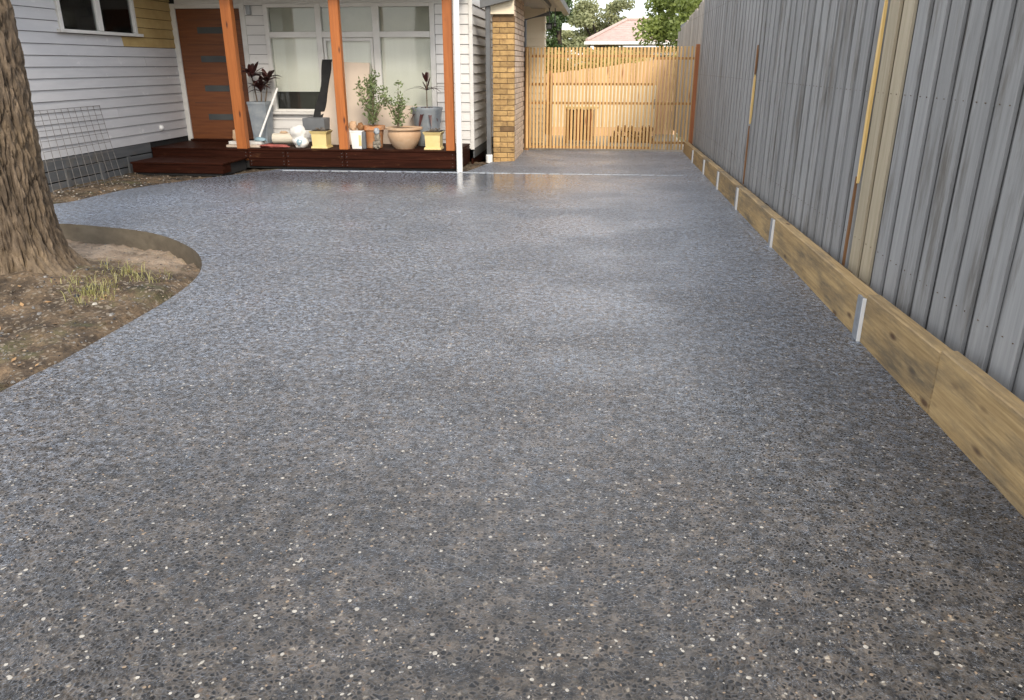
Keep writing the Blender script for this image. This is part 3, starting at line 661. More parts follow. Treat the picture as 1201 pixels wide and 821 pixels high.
# porch window: three bays
b = MB()
xs = [(-5.57, -5.50), (-4.70, -4.60), (-3.74, -3.63), (-2.79, -2.71)]
for (a, c) in xs: b.cbox((a, WY-.045, .80), (c, WY+.05, 2.49))
for i in range(3):
    a, c = xs[i][1]+.0005, xs[i+1][0]-.0005
    b.cbox((a, WY-.043, 1.97), (c, WY+.05, 2.06)); b.cbox((a, WY-.043, 2.43), (c, WY+.05, 2.49)); b.cbox((a, WY-.043, .80), (c, WY+.05, .84))
w2 = part(H, 'window', b, 'white')
b = MB(); b.cbox((-5.63, WY-.10, .755), (-2.66, WY-.002, .798)); sub(w2, 'sill', b, 'white')
a, c = xs[1][1], xs[2][0]
b = MB(); b.cbox((a+.01, WY-.03, .85), (a+.055, WY+.01, 1.96)); b.cbox((c-.055, WY-.03, .85), (c-.01, WY+.01, 1.96)); b.cbox((a+.055, WY-.03, 1.915), (c-.055, WY+.01, 1.96)); sub(w2, 'sash', b, 'white')
for i in range(3):
    a, c = xs[i][1], xs[i+1][0]
    b = MB(); b.box((a, WY+.0, .84), (c, WY+.006, 1.97)); sub(w2, 'pane', b, 'glass')
    b = MB(); b.box((a, WY+.0, 2.06), (c, WY+.006, 2.43)); sub(w2, 'pane', b, 'glass')
    b = MB(); b.box((a, WY+.055, 1.12 if i == 0 else .84), (c, WY+.06, 1.99)); sub(w2, 'blind', b, 'blind')
    b = MB(); b.box((a, WY+.055, 2.04), (c, WY+.06, 2.46)); sub(w2, 'sheer_blind', b, 'blindg')
b = MB(); b.box((-5.55, WY+.101, .76), (-2.72, WY+.11, 2.5)); sub(w2, 'room_backing', b, 'interior')
# small porch lamp
b = MB(); b.cbox((-5.84, WY-.10, 2.32), (-5.77, WY-.03, 2.46), .006); LP = part(H, 'wall_light', b, 'galv')
# porch ceiling, eaves and roof
b = MB(); b.box((-7.6, 11.55, 2.76), (RX+.05, 13.4, 2.80)); b.box((-7.2, 8.0, 2.76), (-6.6, 11.54, 2.80)); part(H, 'porch_ceiling', b, 'soffit')
b = MB(); b.cbox((-6.6, 11.5, 2.72), (RX+.05, 11.545, 2.92), .004); part(H, 'fascia_board', b, 'greypipe')
b = MB()
b.poly([(-13.5, 11.4, 2.93), (-2.0, 11.4, 2.93), (-2.0, 24, 2.93), (-13.5, 24, 2.93), (-9, 17, 4.6), (-5, 17, 4.6)], [(0, 1, 5, 4), (1, 2, 5), (2, 3, 4, 5), (3, 0, 4), (3, 2, 1, 0)])
part(H, 'roof', b, 'roofmetal')
b = MB(); b.poly([(-13.5, 7.9, 2.81), (-6.5, 7.9, 2.81), (-6.5, 13, 2.81), (-13.5, 13, 2.81), (-10, 9.5, 3.9), (-10, 13, 3.9)], [(0, 1, 4), (1, 2, 5, 4), (3, 0, 4, 5), (3, 2, 1, 0)])
part(H, 'roof', b, 'roofmetal')
# soffit, fascia and gutter on the drive side
b = MB(); b.box((-2.12, 15.2, 2.64), (-1.3, 17.4, 2.66)); b.box((-1.425, 13.2, 2.60), (-.80, 17.4, 2.63)); part(H, 'soffit', b, 'soffit')
b = MB(); b.poly([(-1.9, 13.24, 2.315), (-1.43, 13.24, 2.315), (-1.43, 13.24, 2.62), (-1.9, 13.24, 2.62), (-1.9, 13.28, 2.315), (-1.43, 13.28, 2.315), (-1.43, 13.28, 2.62), (-1.9, 13.28, 2.62)], [(0, 1, 2, 3), (7, 6, 5, 4), (0, 4, 5, 1), (1, 5, 6, 2), (2, 6, 7, 3), (3, 7, 4, 0)]); part(H, 'bulkhead', b, 'cream')
b = MB(); b.hexa([(-1.96, 13.10, 2.40), (-1.43, 13.10, 2.52), (-1.43, 13.235, 2.52), (-1.96, 13.235, 2.40), (-1.96, 13.10, 2.55), (-1.43, 13.10, 2.66), (-1.43, 13.235, 2.66), (-1.96, 13.235, 2.55)]); part(H, 'barge_board', b, 'greypipe')
b = MB(); b.hexa([(-.80, 12.6, 2.50), (-.70, 12.6, 2.52), (-.70, 17.2, 2.52), (-.80, 17.2, 2.50), (-.80, 12.6, 2.595), (-.68, 12.6, 2.60), (-.68, 17.2, 2.60), (-.80, 17.2, 2.595)]); part(H, 'gutter', b, 'gutter')
b = MB(); b.cbox((-1.02, 13.0, 2.53), (-.97, 15.3, 2.598), .003); b.tube([(-.99, 15.3, 2.58), (-.99, 15.3, 2.44), (-1.46, 15.42, 2.34), (-1.46, 15.42, 0)], .036, 8); part(H, 'downpipe', b, 'greypipe')
b = MB(); b.box((-2.05, 16.52, 0), (-1.18, 17.0, 2.6)); part(H, 'rear_wing_core', b, 'cream')
z = .1
while z < 2.55: wb_x(16.52, -2.04, -1.16, z, .15, 'cream'); z += .15
z = .1
while z < 2.5: wb_y(-1.18, 1, 16.53, 17.0, z, .15, 'cream'); z += .15
# two small security lights
for i, (x0, z0, s_) in enumerate(((-1.12, 2.21, .11), (-.985, 2.26, .065))):
    L = thing('security_light', ['larger black security light under the eave above the gate', 'smaller black sensor light beside the larger one under the eave'][i], 'light', (x0, 16.4, z0), 'lights under the eave')
    b = MB(); b.cbox((x0, 16.40, z0), (x0+s_, 16.40+s_*.6, z0+s_*1.1), .008); part(L, 'lamp_body', b, 'blackcloth')
    b = MB(); b.box((x0+.015, 16.393, z0+.015), (x0+s_-.015, 16.399, z0+s_*.8)); part(L, 'lens', b, 'strip')
    b = MB(); b.tube([(x0+s_/2, 16.43, z0+s_), (x0+s_/2, 16.43, 2.598)], .012, 6); part(L, 'bracket', b, 'greypipe')

# downpipes as things
T = thing('downpipe', 'round white downpipe standing at the right end of the red deck', 'downpipe', (-2.115, 11.90, 0))
b = MB(); b.tube([(-2.115, 11.80, 0), (-2.115, 11.80, 2.72)], .047, 18); o = part(T, 'pipe', b, 'wpvc', True)
T = thing('downpipe', 'grey square downpipe with white base beside the yellow brick pier', 'downpipe', (-1.85, 13.2, 0))
b = MB(); b.cbox((-1.885, 13.16, .10), (-1.81, 13.235, 2.45), .006); part(T, 'pipe', b, 'greypipe')
b = MB(); b.lathe((-1.848, 13.197, -.02), [(.058, 0), (.058, .12), (.05, .135)], 14); part(T, 'pipe_shoe', b, 'wpvc')

# ------------------------------------------------------------------ brick pier
PX0, PX1, PY0, PY1 = -1.79, -1.43, 13.3, 15.08
BP = thing('brick_pier', 'yellow brick pier between the porch and the slatted gate', 'brick pier', ((PX0+PX1)/2, 13.3, 0))
b = MB(); b.box((PX0+.012, PY0+.012, -.1), (PX1-.012, PY1-.012, 2.68)); part(BP, 'mortar_core', b, 'mortar')
def brm(lx, ly, mt):
    q = MB(); q.cbox((0, 0, 0), (lx, ly, .076), .004); return q.mesh('brick', mt)
bf, bh = {}, {}
for mt in ('brick', 'brickdark'):
    bf[mt] = brm(.235, .1, mt); bh[mt] = brm(.115, .1, mt)
bs = brm(.1, .222, 'brickside'); cz = -.03; k = 0
while cz < 2.62:
    if cz < 2.26:
        mt = 'brickdark' if cz > 2.2 else 'brick'; mt2 = 'brickdark' if (cz > 2.13 or R.random() < .03) else 'brick'  # darker bricks in the top course, a few more at random
        j = R.uniform(0, .003)
        if k % 2: link('brick', bf[mt], (PX0, PY0-j, cz), BP); link('brick', bh[mt2], (PX0+.245, PY0-j, cz), BP)
        else: link('brick', bh[mt], (PX0, PY0-j, cz), BP); link('brick', bf[mt2], (PX0+.125, PY0-j, cz), BP)
    y = PY0+.102 if k % 2 else PY0+.218
    if k % 2 == 0:
        q = MB(); q.cbox((0, 0, 0), (.1, .106, .076), .004); link('brick', q.mesh('brick', 'brickside'), (PX1-.1+R.uniform(0, .003), PY0+.104, cz), BP)
    while y < PY1-.22:
        link('brick', bs, (PX1-.1+R.uniform(0, .003), y+.002, cz), BP); y += .232
    cz += .086; k += 1

# ------------------------------------------------------------------ deck and porch posts
DK = thing('timber_deck', 'dark red stained timber porch deck with a step at the left', 'deck', (-4.6, 12.4, 0))
DY = 11.90
x = -7.17
edges = [-7.17, -5.55, -4.93, -3.97, -2.19]
for i in range(len(edges)-1):
    for (z0, z1) in ((.155, .272), (.03, .15)):
        if z0 < .1 and i == 0: continue
        b = MB(); b.cbox((edges[i]+.003, DY, z0), (edges[i+1]-.003, DY+.028, z1), .003); part(DK, 'fascia_board', b, 'deck')
yy = DY-.012
while yy < WY-.05:
    b = MB(); b.cbox((-7.17, yy, .275), (-2.17, yy+.088, .30), .003); part(DK, 'deck_board', b, 'deck'); yy += .093
b = MB(); b.cbox((-2.19, DY+.03, .0), (-2.165, WY-.06, .15), .003); part(DK, 'side_board', b, 'deck')
b = MB(); b.cbox((-2.19, DY+.03, .154), (-2.165, WY-.06, .272), .003); part(DK, 'side_board', b, 'deck')
b = MB(); b.box((-7.15, DY+.03, .0), (-2.2, WY-.05, .15)); part(DK, 'deck_frame', b, 'dark')
for i in range(7):     # step treads and risers
    pass
yy = 11.02
while yy < 11.88:
    b = MB(); b.cbox((-7.02, yy, .150), (-5.55, yy+.088, .175), .003); part(DK, 'step_board', b, 'deck'); yy += .093
b = MB(); b.cbox((-7.0, 11.03, .02), (-5.57, 11.055, .147), .003); part(DK, 'step_riser', b, 'deck')
b = MB(); b.cbox((-5.592, 11.06, .02), (-5.57, 11.3, .147), .003); part(DK, 'step_riser', b, 'deck')
b = MB(); b.box((-6.98, 11.06, -.02), (-5.6, 11.88, .145)); part(DK, 'step_frame', b, 'dark')
b = MB()
for xx in [e+o_ for e in edges[1:-1] for o_ in (-.04, .04)]+[-2.24]:
    for zz in (.19, .24, .06, .11): b.lathe((xx, DY-.002, zz), [(.005, 0), (.005, .004)], 6)
part(DK, 'screw_heads', b, 'galv', kind='stuff')
def ppost(x, w, label, lean=0):
    T = thing('porch_post', label, 'post', (x, DY+.06, .30), 'orange timber porch posts')
    b = MB(); h = w/2; b.cbox((x-h, DY+.004, .12 if w > .15 else .301), (x+h, DY+.004+w*.75, 2.74), .006)
    part(T, 'post_shaft', b, 'post')
ppost(-5.645, .165, 'thick orange timber porch post in front of the brown door')
ppost(-3.975, .145, 'orange timber porch post between the pinkish board and terracotta pots')
ppost(-2.275, .135, 'orange timber porch post at the right end of the deck beside the white downpipe')

# ------------------------------------------------------------------ mesh panel leaning on the wall
MP = thing('wire_mesh_panel', 'square grid wire mesh panel leaning on the white weatherboards', 'mesh panel', (-7.05, 9.9, 0))
def mp(u, v):   # u along the wall, v up
    A = Vector((-7.155, 9.32, 1.0)); B = Vector((-7.155, 10.76, 1.0)); C_ = Vector((-6.95, 9.15, -.02)); D_ = Vector((-6.93, 10.62, -.02))
    p = (C_*(1-u)+D_*u)*(1-v)+(A*(1-u)+B*u)*v; p.x += .02*sin(3*u+2*v); return p
for i in range(11):
    b = MB(); u = i/10; b.tube([mp(u, t/6) for t in range(7)], .0035, 5); part(MP, 'wire', b, 'wire')
for j in range(9):
    b = MB(); v = .03+j*.97/8; b.tube([mp(t/6, v)+Vector((.007, 0, 0)) for t in range(7)], .0035, 5); part(MP, 'wire', b, 'wire')

# ------------------------------------------------------------------ street tree at the left
T = thing('large_tree', 'large rough barked tree trunk rising from the soil bed at the left edge', 'tree', (TR.x, TR.y, 0))
NA, NZ = 300, 300; vs = []; fs = []; rid = []
for j in range(NZ+1):
    t = j/NZ; z = -.12+t*4.6
    r0 = .325
    fl = .125*math.exp(-max(0, z)/.15)+.035*math.exp(-max(0, z)/.6); cx = TR.x+.018*z-.03; cy = TR.y
    for i in range(NA):
        a = 2*pi*i/NA; ca, sa = cos(a), sin(a)
        lobe = 1+.55*max(0, noise.noise(Vector((ca*1.6, sa*1.6, 4.1))))*math.exp(-max(0, z)/.3)
        w = noise.noise(Vector((ca*2.2, sa*2.2, z*1.2)))*.5
        q = noise.noise(Vector((ca*7+w, sa*7+w, z*1.5))); q2 = noise.noise(Vector((ca*15+w*2, sa*15, z*5.5))); q3 = noise.noise(Vector((ca*34, sa*34, z*16)))
        rg = min(1, abs(q)*4.5)*.5+min(1, abs(q2)*4)*.5
        aa = (a+.35+pi) % (2*pi)-pi; fl2 = .17*math.exp(-(aa/.30)**2)*math.exp(-max(0, z)/.10)+.10*math.exp(-((aa-1.1)/.25)**2)*math.exp(-max(0, z)/.09)
        r = r0+fl2+fl*lobe+.055*(rg-.6)+.014*q3+.02*noise.noise(Vector((ca, sa, z*1.1)))
        vs.append((cx+r*ca, cy+r*sa, z)); rid.append(max(0, min(1, rg)))
for j in range(NZ):
    for i in range(NA): fs.append((j*NA+i, j*NA+(i+1) % NA, (j+1)*NA+(i+1) % NA, (j+1)*NA+i))
b = MB(); b.poly(vs, fs)
tip = Vector((TR.x-.1, TR.y, 4.3)); limbs = []
for (dx, dy, L_, r_) in ((-.6, .2, 2.4, .2), (.35, -.5, 2.2, .17), (-.2, .8, 2.2, .16), (-.5, -.7, 2.0, .14)):
    e = tip+Vector((dx*L_, dy*L_, 1.9)); mid = tip+Vector((dx*L_*.45, dy*L_*.45, 1.2)); b.tube([tip-Vector((0, 0, .3)), mid, e], [r_, r_*.7, r_*.35], 10); limbs.append(e)
o = part(T, 'trunk', b, 'bark', True)
at = o.data.attributes.new('ridge', 'FLOAT', 'POINT'); at.data.foreach_set('value', rid+[.6]*(len(o.data.vertices)-len(rid)))
def crown(clumps, n, size, mat, seed=1, up=.3):
    r = random.Random(seed); b = MB()
    for i in range(n):
        c, rad = r.choice(clumps); d = Vector((r.gauss(0, 1), r.gauss(0, 1), r.gauss(0, 1))).normalized()*(r.random()**.45)
        p = Vector(c)+Vector((d.x*rad[0], d.y*rad[1], d.z*rad[2]))
        s_ = size*r.uniform(.6, 1.3); u = Vector((r.gauss(0, 1), r.gauss(0, 1), r.gauss(0, .6))).normalized(); w = u.cross(Vector((r.gauss(0, 1), r.gauss(0, 1), r.gauss(0, 1)))).normalized()*s_*.38
        b.face([p-u*s_*.5, p+w*.8, p+u*s_*.55, p-w])
    return b
part(T, 'crown', crown([((e.x, e.y, e.z+.6), (1.3, 1.3, .9)) for e in limbs]+[((tip.x, tip.y, tip.z+3), (1.4, 1.4, 1.0))], 3500, .16, 'crownleaf', 5), 'crownleaf', kind=None)

# ------------------------------------------------------------------ grass tufts in the bed
def tuft(x, y, n, h, sp_, label):
    b = MB(); z = soil_h(x, y)
    for i in range(n):
        a = R.uniform(0, 6.28); d = R.uniform(0, sp_); px, py = x+cos(a)*d, y+sin(a)*d; a2 = R.uniform(0, 6.28); L_ = h*R.uniform(.4, 1.3); bend = L_*R.uniform(.5, 1.3); w = .0026
        pz = soil_h(px, py)-.004; s_ = Vector((-sin(a2), cos(a2), 0))*w; dd = Vector((cos(a2), sin(a2), 0)); p = Vector((px, py, pz))
        q = p+dd*bend*.35+Vector((0, 0, L_*.6)); e = p+dd*bend+Vector((0, 0, L_*.75))
        b.face([p-s_, p+s_, q+s_*.8, q-s_*.8]); b.face([q-s_*.8, q+s_*.8, e])
    solo('grass_tuft', b, 'grass', (x, y, z), label=label, cat='grass tuft', kind='stuff')
tuft(-3.62, 5.42, 130, .10, .30, 'yellow green grass tuft nearest the concrete edge curve in the soil bed')
tuft(-3.52, 4.82, 160, .085, .20, 'low yellow green grass tuft to the right of the tree base, nearer the camera')
tuft(-3.80, 5.10, 50, .06, .22, 'sparse thin grass tuft close beside the flaring tree base')
b = MB()
for i in range(150):
    if i < 100: x = R.uniform(-5.4, -3.0); y = R.uniform(2.8, 6.4)
    else: x = R.uniform(-6.9, -5.6); y = R.uniform(8.7, 10.9)
    if inside(x, y, outline): continue
    p = Vector((x, y, soil_h(x, y)+.012)); a = R.uniform(0, 6.28); s_ = R.uniform(.012, .03); u = Vector((cos(a), sin(a), R.uniform(-.4, .4)))*s_; w = Vector((-sin(a), cos(a), R.uniform(-.3, .3)))*s_*.45
    b.face([p-u, p+w, p+u, p-w])
solo('leaf_litter', b, 'deadleaf', (0, 0, 0), kind='stuff', label='dry brown leaf crumbs lying on the soil', cat='leaf litter')

# ------------------------------------------------------------------ things on the deck
DZ = .302
def blade(L_, w, arch, droop):
    b = MB(); n = 7; vs = []
    for i in range(n):
        t = i/(n-1); ww = w*(sin(pi*min(1, .12+.88*t))**.8 if t < 1 else 0)+.001; x = L_*(t*cos(arch)); z = L_*(t*sin(arch)-droop*t*t)
        vs += [(x, -ww, z+ww*.35), (x, 0, z), (x, ww, z+ww*.35)]
    fs = []
    for i in range(n-1): fs += [(3*i, 3*i+1, 3*i+4, 3*i+3), (3*i+1, 3*i+2, 3*i+5, 3*i+4)]
    b.poly(vs, fs); return b
def planter_tall(T, x, y, w, h, wt, mat='bluegrey', name='planter'):
    b = MB(); a, c = w/2, wt/2
    b.hexa([(x-a, y-a, DZ), (x+a, y-a, DZ), (x+a, y+a, DZ), (x-a, y+a, DZ), (x-c, y-c, DZ+h), (x+c, y-c, DZ+h), (x+c, y+c, DZ+h), (x-c, y+c, DZ+h)])
    part(T, name, b, mat)
    b = MB(); q = c+.006
    for (x0, y0, x1, y1) in ((x-q, y-q, x+q, y-c+.02), (x-q, y+c-.02, x+q, y+q), (x-q, y-c+.021, x-c+.02, y+c-.021), (x+c-.02, y-c+.021, x+q, y+c-.021)): b.box((x0, y0, DZ+h-.03), (x1, y1, DZ+h+.012))
    part(T, 'rim', b, mat); b = MB(); b.box((x-c+.02, y-c+.02, DZ+h-.02), (x+c-.02, y+c-.02, DZ+h+.004)); part(T, 'potting_soil', b, 'potsoil')
# 1 tall planter with cordyline
T = thing('potted_plant', 'tall blue grey tapered planter with a burgundy strap leaved plant behind the first orange post', 'potted plant', (-5.68, 12.85, DZ))
planter_tall(T, -5.68, 12.85, .23, .66, .31)
for (ox, hh, nl) in ((-.08, .42, 20), (.05, .20, 18), (.18, .36, 18)):
    b = MB(); sx, sy = -5.68+ox*.5, 12.85; top = Vector((-5.68+ox, 12.83, DZ+.66+hh)); b.tube([(sx, sy, DZ+.64), (sx+ox*.3, sy, DZ+.66+hh*.5), top], [.012, .010, .008], 6); part(T, 'stem', b, 'twig')
    for i in range(nl):
        me = blade(R.uniform(.24, .40), .034, R.uniform(.35, 1.35), R.uniform(.2, .75)).mesh('leaf', 'darkleaf', smooth=True)
        link('leaf', me, (top.x, top.y, top.z-.04*R.random()), T, rot=(R.uniform(-.3, .3), 0, i*2.4+R.uniform(-.3, .3)))
# 2 white pole
b = MB(); b.tube([(-5.60, 12.35, DZ), (-5.42, 13.02, 1.18)], .017, 10); solo('white_pole', b, 'wpvc', (-5.6, 12.35, DZ), 'thin white pole leaning on the wall beside the tall grey planter', 'pole')
# 3 planks and clutter by the door
T = thing('white_planks', 'two short off white planks lying flat on the deck behind the first post', 'planks', (-5.75, 12.2, DZ))
b = MB(); b.cbox((-5.98, 12.06, DZ), (-5.40, 12.20, DZ+.035), .003); part(T, 'plank', b, 'sheet')
b = MB(); b.cbox((-6.02, 12.24, DZ), (-5.46, 12.42, DZ+.075), .003); part(T, 'plank', b, 'white')
def lump(c, s_, mat, name, label, cat, seed, amp=.35, parent=None, flat=True):
    r = random.Random(seed); bm = bmesh.new(); bmesh.ops.create_icosphere(bm, subdivisions=3, radius=1); b = MB(); vs = []
    for v in bm.verts:
        p = v.co; q = 1+amp*noise.noise(p*1.6+Vector((seed, 0, 0)))+amp*.5*noise.noise(p*4+Vector((0, seed, 0)))
        z = max(-.85 if flat else -9, p.z*q); vs.append((c[0]+p.x*q*s_[0], c[1]+p.y*q*s_[1], c[2]+(z+.85 if flat else z)*s_[2]))
    bm.verts.index_update(); b.poly(vs, [[v.index for v in f.verts] for f in bm.faces]); bm.free()
    if parent is not None: return part(parent, name, b, mat, True)
    return solo(name, b, mat, (c[0], c[1], c[2]), label, cat, smooth=True)
lump((-5.93, 12.34, DZ+.076), (.06, .05, .10), 'terrapale', 'rubble_bag', 'small crumpled tan bag on the planks left of the first orange post', 'bag', 3)
lump((-5.50, 12.30, DZ+.076), (.10, .05, .035), 'bagblue', 'blue_cloth', 'small pale blue cloth on the white planks at the foot of the grey planter', 'cloth', 9)
# 4 cream roll with scrap on top
b = MB(); b.tube([(-5.38, 12.55, DZ+.10), (-4.98, 12.58, DZ+.10)], .085, 18); solo('cream_roll', b, 'creampvc', (-5.2, 12.56, DZ), 'cream coloured roll lying below the window sill between the pole and white bag', 'roll')
lump((-5.20, 12.56, DZ+.18), (.07, .035, .022), 'terrapale', 'tan_scrap', 'small tan scrap resting on top of the cream roll', 'scrap', 12)
# 5 red cloth
lump((-5.22, 12.10, DZ), (.26, .09, .028), 'redcloth', 'red_cloth', 'faded red cloth heaped flat at the deck edge in front of the cream roll', 'cloth', 21, .5)
# 6 white bag
T = thing('plastic_bag', 'bulging white plastic bag with pale blue print beside the first yellow pot', 'bag', (-4.75, 12.12, DZ))
lump((-4.75, 12.14, DZ), (.13, .10, .095), 'bagwhite', 'bag_base', '', '', 31, .25, T); lump((-4.79, 12.16, DZ+.14), (.12, .09, .11), 'bagwhite', 'bag_top', '', '', 33, .25, T)
lump((-4.74, 12.055, DZ+.09), (.055, .02, .045), 'bagblue', 'print', '', '', 35, .3, T, False)
# 7 grey box and black cloth, board
b = MB(); b.cbox((-4.80, 12.55, DZ), (-4.45, 12.85, DZ+.14), .006); b.cbox((-4.815, 12.53, DZ+.141), (-4.435, 12.87, DZ+.42), .01); b2 = b
T = thing('grey_crate', 'dark grey plastic crate behind the first yellow pot', 'crate', (-4.62, 12.7, DZ))
b = MB(); b.cbox((-4.66, 12.5, DZ), (-4.44, 12.8, DZ+.24), .006); part(T, 'crate_body', b, 'blackcloth')
b = MB(); b.cbox((-4.83, 12.48, DZ+.245), (-4.46, 12.82, DZ+.43), .008); part(T, 'crate_lid', b, 'greybox')
b = MB(); n = 12; vs = []
for i in range(n):
    t = i/(n-1); xc = -4.66+.15*t+.035*sin(t*3); w = .085-.015*t+.012*sin(t*9); z = DZ+.43+t*.90; y = 12.80+.2*t; 
    vs += [(xc-w, y-.03, z), (xc+w*.9, y-.035+.01*sin(i*2), z), (xc+w, y+.02, z), (xc-w, y+.02, z)]
fs = [(3, 2, 1, 0), (4*n-4, 4*n-3, 4*n-2, 4*n-1)]
for i in range(n-1):
    for e in range(4): fs.append((4*i+e, 4*i+(e+1) % 4, 4*i+4+(e+1) % 4, 4*i+4+e))
b.poly(vs, fs); solo('black_fabric', b, 'blackcloth', (-4.6, 12.8, DZ+.43), 'long folded black fabric standing against the window left of the pinkish board', 'fabric')
T = thing('leaning_board', 'large pinkish beige board leaning against the window behind the middle post', 'board', (-4.2, 12.75, DZ))
b = MB(); b.hexa([(-4.62, 12.66, DZ), (-3.80, 12.66, DZ), (-3.80, 12.685, DZ), (-4.62, 12.685, DZ), (-4.60, 12.99, 1.60), (-3.79, 12.99, 1.58), (-3.79, 13.015, 1.58), (-4.60, 13.015, 1.60)]); part(T, 'sheet', b, 'sheet')
T = thing('pale_board', 'low pale board leaning on the wall behind the terracotta pots', 'board', (-3.3, 12.9, DZ))
b = MB(); b.hexa([(-3.75, 12.88, DZ), (-2.60, 12.88, DZ), (-2.60, 12.90, DZ), (-3.75, 12.90, DZ), (-3.72, 13.03, .93), (-2.9, 13.03, .90), (-2.9, 13.05, .90), (-3.72, 13.05, .93)]); part(T, 'sheet', b, 'sheet')
# 8 / 14 yellow square pots
def ypot(x, y, label):
    T = thing('square_pot', label, 'plant pot', (x, y, DZ), 'yellow square pots on the deck')
    def sqring(z0, z1, a, c, nm):
        b = MB(); b.hexa([(x-a, y-a, z0), (x+a, y-a, z0), (x+a, y+a, z0), (x-a, y+a, z0), (x-c, y-c, z1), (x+c, y-c, z1), (x+c, y+c, z1), (x-c, y+c, z1)]); part(T, nm, b, 'yellowpot')
    sqring(DZ, DZ+.03, .135, .13, 'foot'); sqring(DZ+.0305, DZ+.22, .115, .122, 'pot_body'); sqring(DZ+.2205, DZ+.262, .128, .15, 'rim')
    b = MB(); b.box((x-.125, y-.125, DZ+.2625), (x+.125, y+.125, DZ+.268)); part(T, 'potting_soil', b, 'potsoil')
    b = MB()
    for i in range(9): b.tube([(x+R.uniform(-.1, .1), y+R.uniform(-.1, .1), DZ+.265), (x+R.uniform(-.11, .11), y, DZ+.29+.04*R.random())], .004, 4)
    part(T, 'dry_stems', b, 'twig')
ypot(-4.42, 12.18, 'yellow square pot to the left of the middle orange post')
ypot(-2.585, 12.18, 'yellow square pot to the left of the right hand orange post')
# 10 white pail with terracotta pieces
T = thing('white_pail', 'white square pail just right of the middle orange post', 'pail', (-3.79, 12.15, DZ))
b = MB(); b.hexa([(-3.88, 12.06, DZ), (-3.73, 12.06, DZ), (-3.73, 12.2, DZ), (-3.88, 12.2, DZ), (-3.90, 12.04, DZ+.27), (-3.71, 12.04, DZ+.27), (-3.71, 12.22, DZ+.27), (-3.90, 12.22, DZ+.27)]); part(T, 'pail_body', b, 'wpvc')
b = MB(); b.cbox((-3.905, 12.035, DZ+.255), (-3.705, 12.225, DZ+.275), .004); part(T, 'rim', b, 'wpvc')
b = MB(); b.box((-3.765, 12.044, DZ+.05), (-3.725, 12.05, DZ+.21)); part(T, 'label_panel', b, 'yellowpot')
lump((-3.87, 12.13, DZ+.276), (.065, .06, .08), 'terrapale', 'terracotta_piece', 'mottled terracotta piece on the left of the white pail top', 'terracotta piece', 41, .3)
lump((-3.75, 12.13, DZ+.276), (.05, .06, .065), 'rust', 'brown_piece', 'dark brown clod on the right of the white pail top', 'clod', 43, .3)
b = MB(); b.cbox((-3.715, 12.06, DZ), (-3.66, 12.12, DZ+.26), .006); solo('dark_bottle', b, 'greybox', (-3.69, 12.09, DZ), 'narrow dark bottle between the white pail and the terracotta pot', 'bottle')
# shrubs
def shrub(T, base, stems, nleaf, ls, spread, h, seed, mat='greenleaf'):
    r = random.Random(seed); lb = MB(); sb = MB()
    for i in range(stems):
        a = r.uniform(0, 6.28); d = spread*r.uniform(.2, 1); hh = h*r.uniform(.45, 1); pts = []
        for t in range(6):
            u = t/5; pts.append(Vector((base[0]+cos(a)*d*u**1.3+.03*r.uniform(-1, 1)*u, base[1]+sin(a)*d*.6*u**1.3, base[2]+hh*u)))
        sb.tube(pts, [.005, .0045, .004, .003, .0025, .001], 5)
        for k in range(nleaf):
            u = 1-r.random()**1.6*.85; j = min(4, int(u*5)); q = pts[j].lerp(pts[j+1], u*5-j)+Vector((r.gauss(0, .025), r.gauss(0, .025), r.gauss(0, .02)))
            dv = Vector((r.gauss(0, 1), r.gauss(0, 1), r.gauss(.4, .8))).normalized()*ls*r.uniform(.6, 1.3); w = dv.cross(Vector((r.gauss(0, 1), r.gauss(0, 1), r.gauss(0, 1)))).normalized()*ls*.22
            lb.face([q, q+dv*.5+w, q+dv, q+dv*.5-w])
    part(T, 'stems', sb, 'twig'); part(T, 'foliage', lb, mat, kind='stuff')
# 11 terracotta pot + olive shrub
T = thing('potted_shrub', 'straight sided terracotta pot with an upright thin green shrub right of the middle post', 'potted plant', (-3.60, 12.32, DZ))
b = MB(); b.lathe((-3.60, 12.32, DZ), [(.135, 0), (.165, .27), (.168, .275), (.19, .277), (.192, .335), (.172, .337), (.165, .31)], 30); part(T, 'pot', b, 'terra', True)
b = MB(); b.lathe((-3.60, 12.32, DZ+.28), [(.16, 0), (.155, .035)], 20); part(T, 'potting_soil', b, 'potsoil')
shrub(T, (-3.60, 12.32, DZ+.31), 18, 44, .06, .24, .84, 2)
# figure
T = thing('garden_ornament', 'small weathered grey stone ornament in front of the terracotta pot', 'ornament', (-3.47, 12.08, DZ))
lump((-3.48, 12.06, DZ), (.065, .055, .075), 'stone_t', 'ornament_base', '', '', 51, .45, T); lump((-3.46, 12.06, DZ+.12), (.045, .045, .065), 'stone_t', 'ornament_body', '', '', 53, .45, T)
lump((-3.47, 12.05, DZ+.22), (.045, .04, .055), 'bluegrey', 'ornament_head', '', '', 55, .35, T)
# 12 bowl
T = thing('potted_shrub', 'wide pale terracotta bowl with loose green shrub at the middle of the deck', 'potted plant', (-3.06, 12.18, DZ))
b = MB(); b.lathe((-3.06, 12.18, DZ), [(.15, 0), (.19, .05), (.235, .12), (.262, .20), (.262, .25), (.245, .285), (.242, .292), (.29, .297), (.293, .325), (.262, .33), (.25, .30)], 36); part(T, 'pot', b, 'terrapale', True)
b = MB(); b.lathe((-3.06, 12.18, DZ+.27), [(.24, 0), (.235, .035)], 24); part(T, 'potting_soil', b, 'potsoil')
shrub(T, (-3.15, 12.18, DZ+.30), 15, 32, .058, .36, .72, 8)
b = MB(); pass
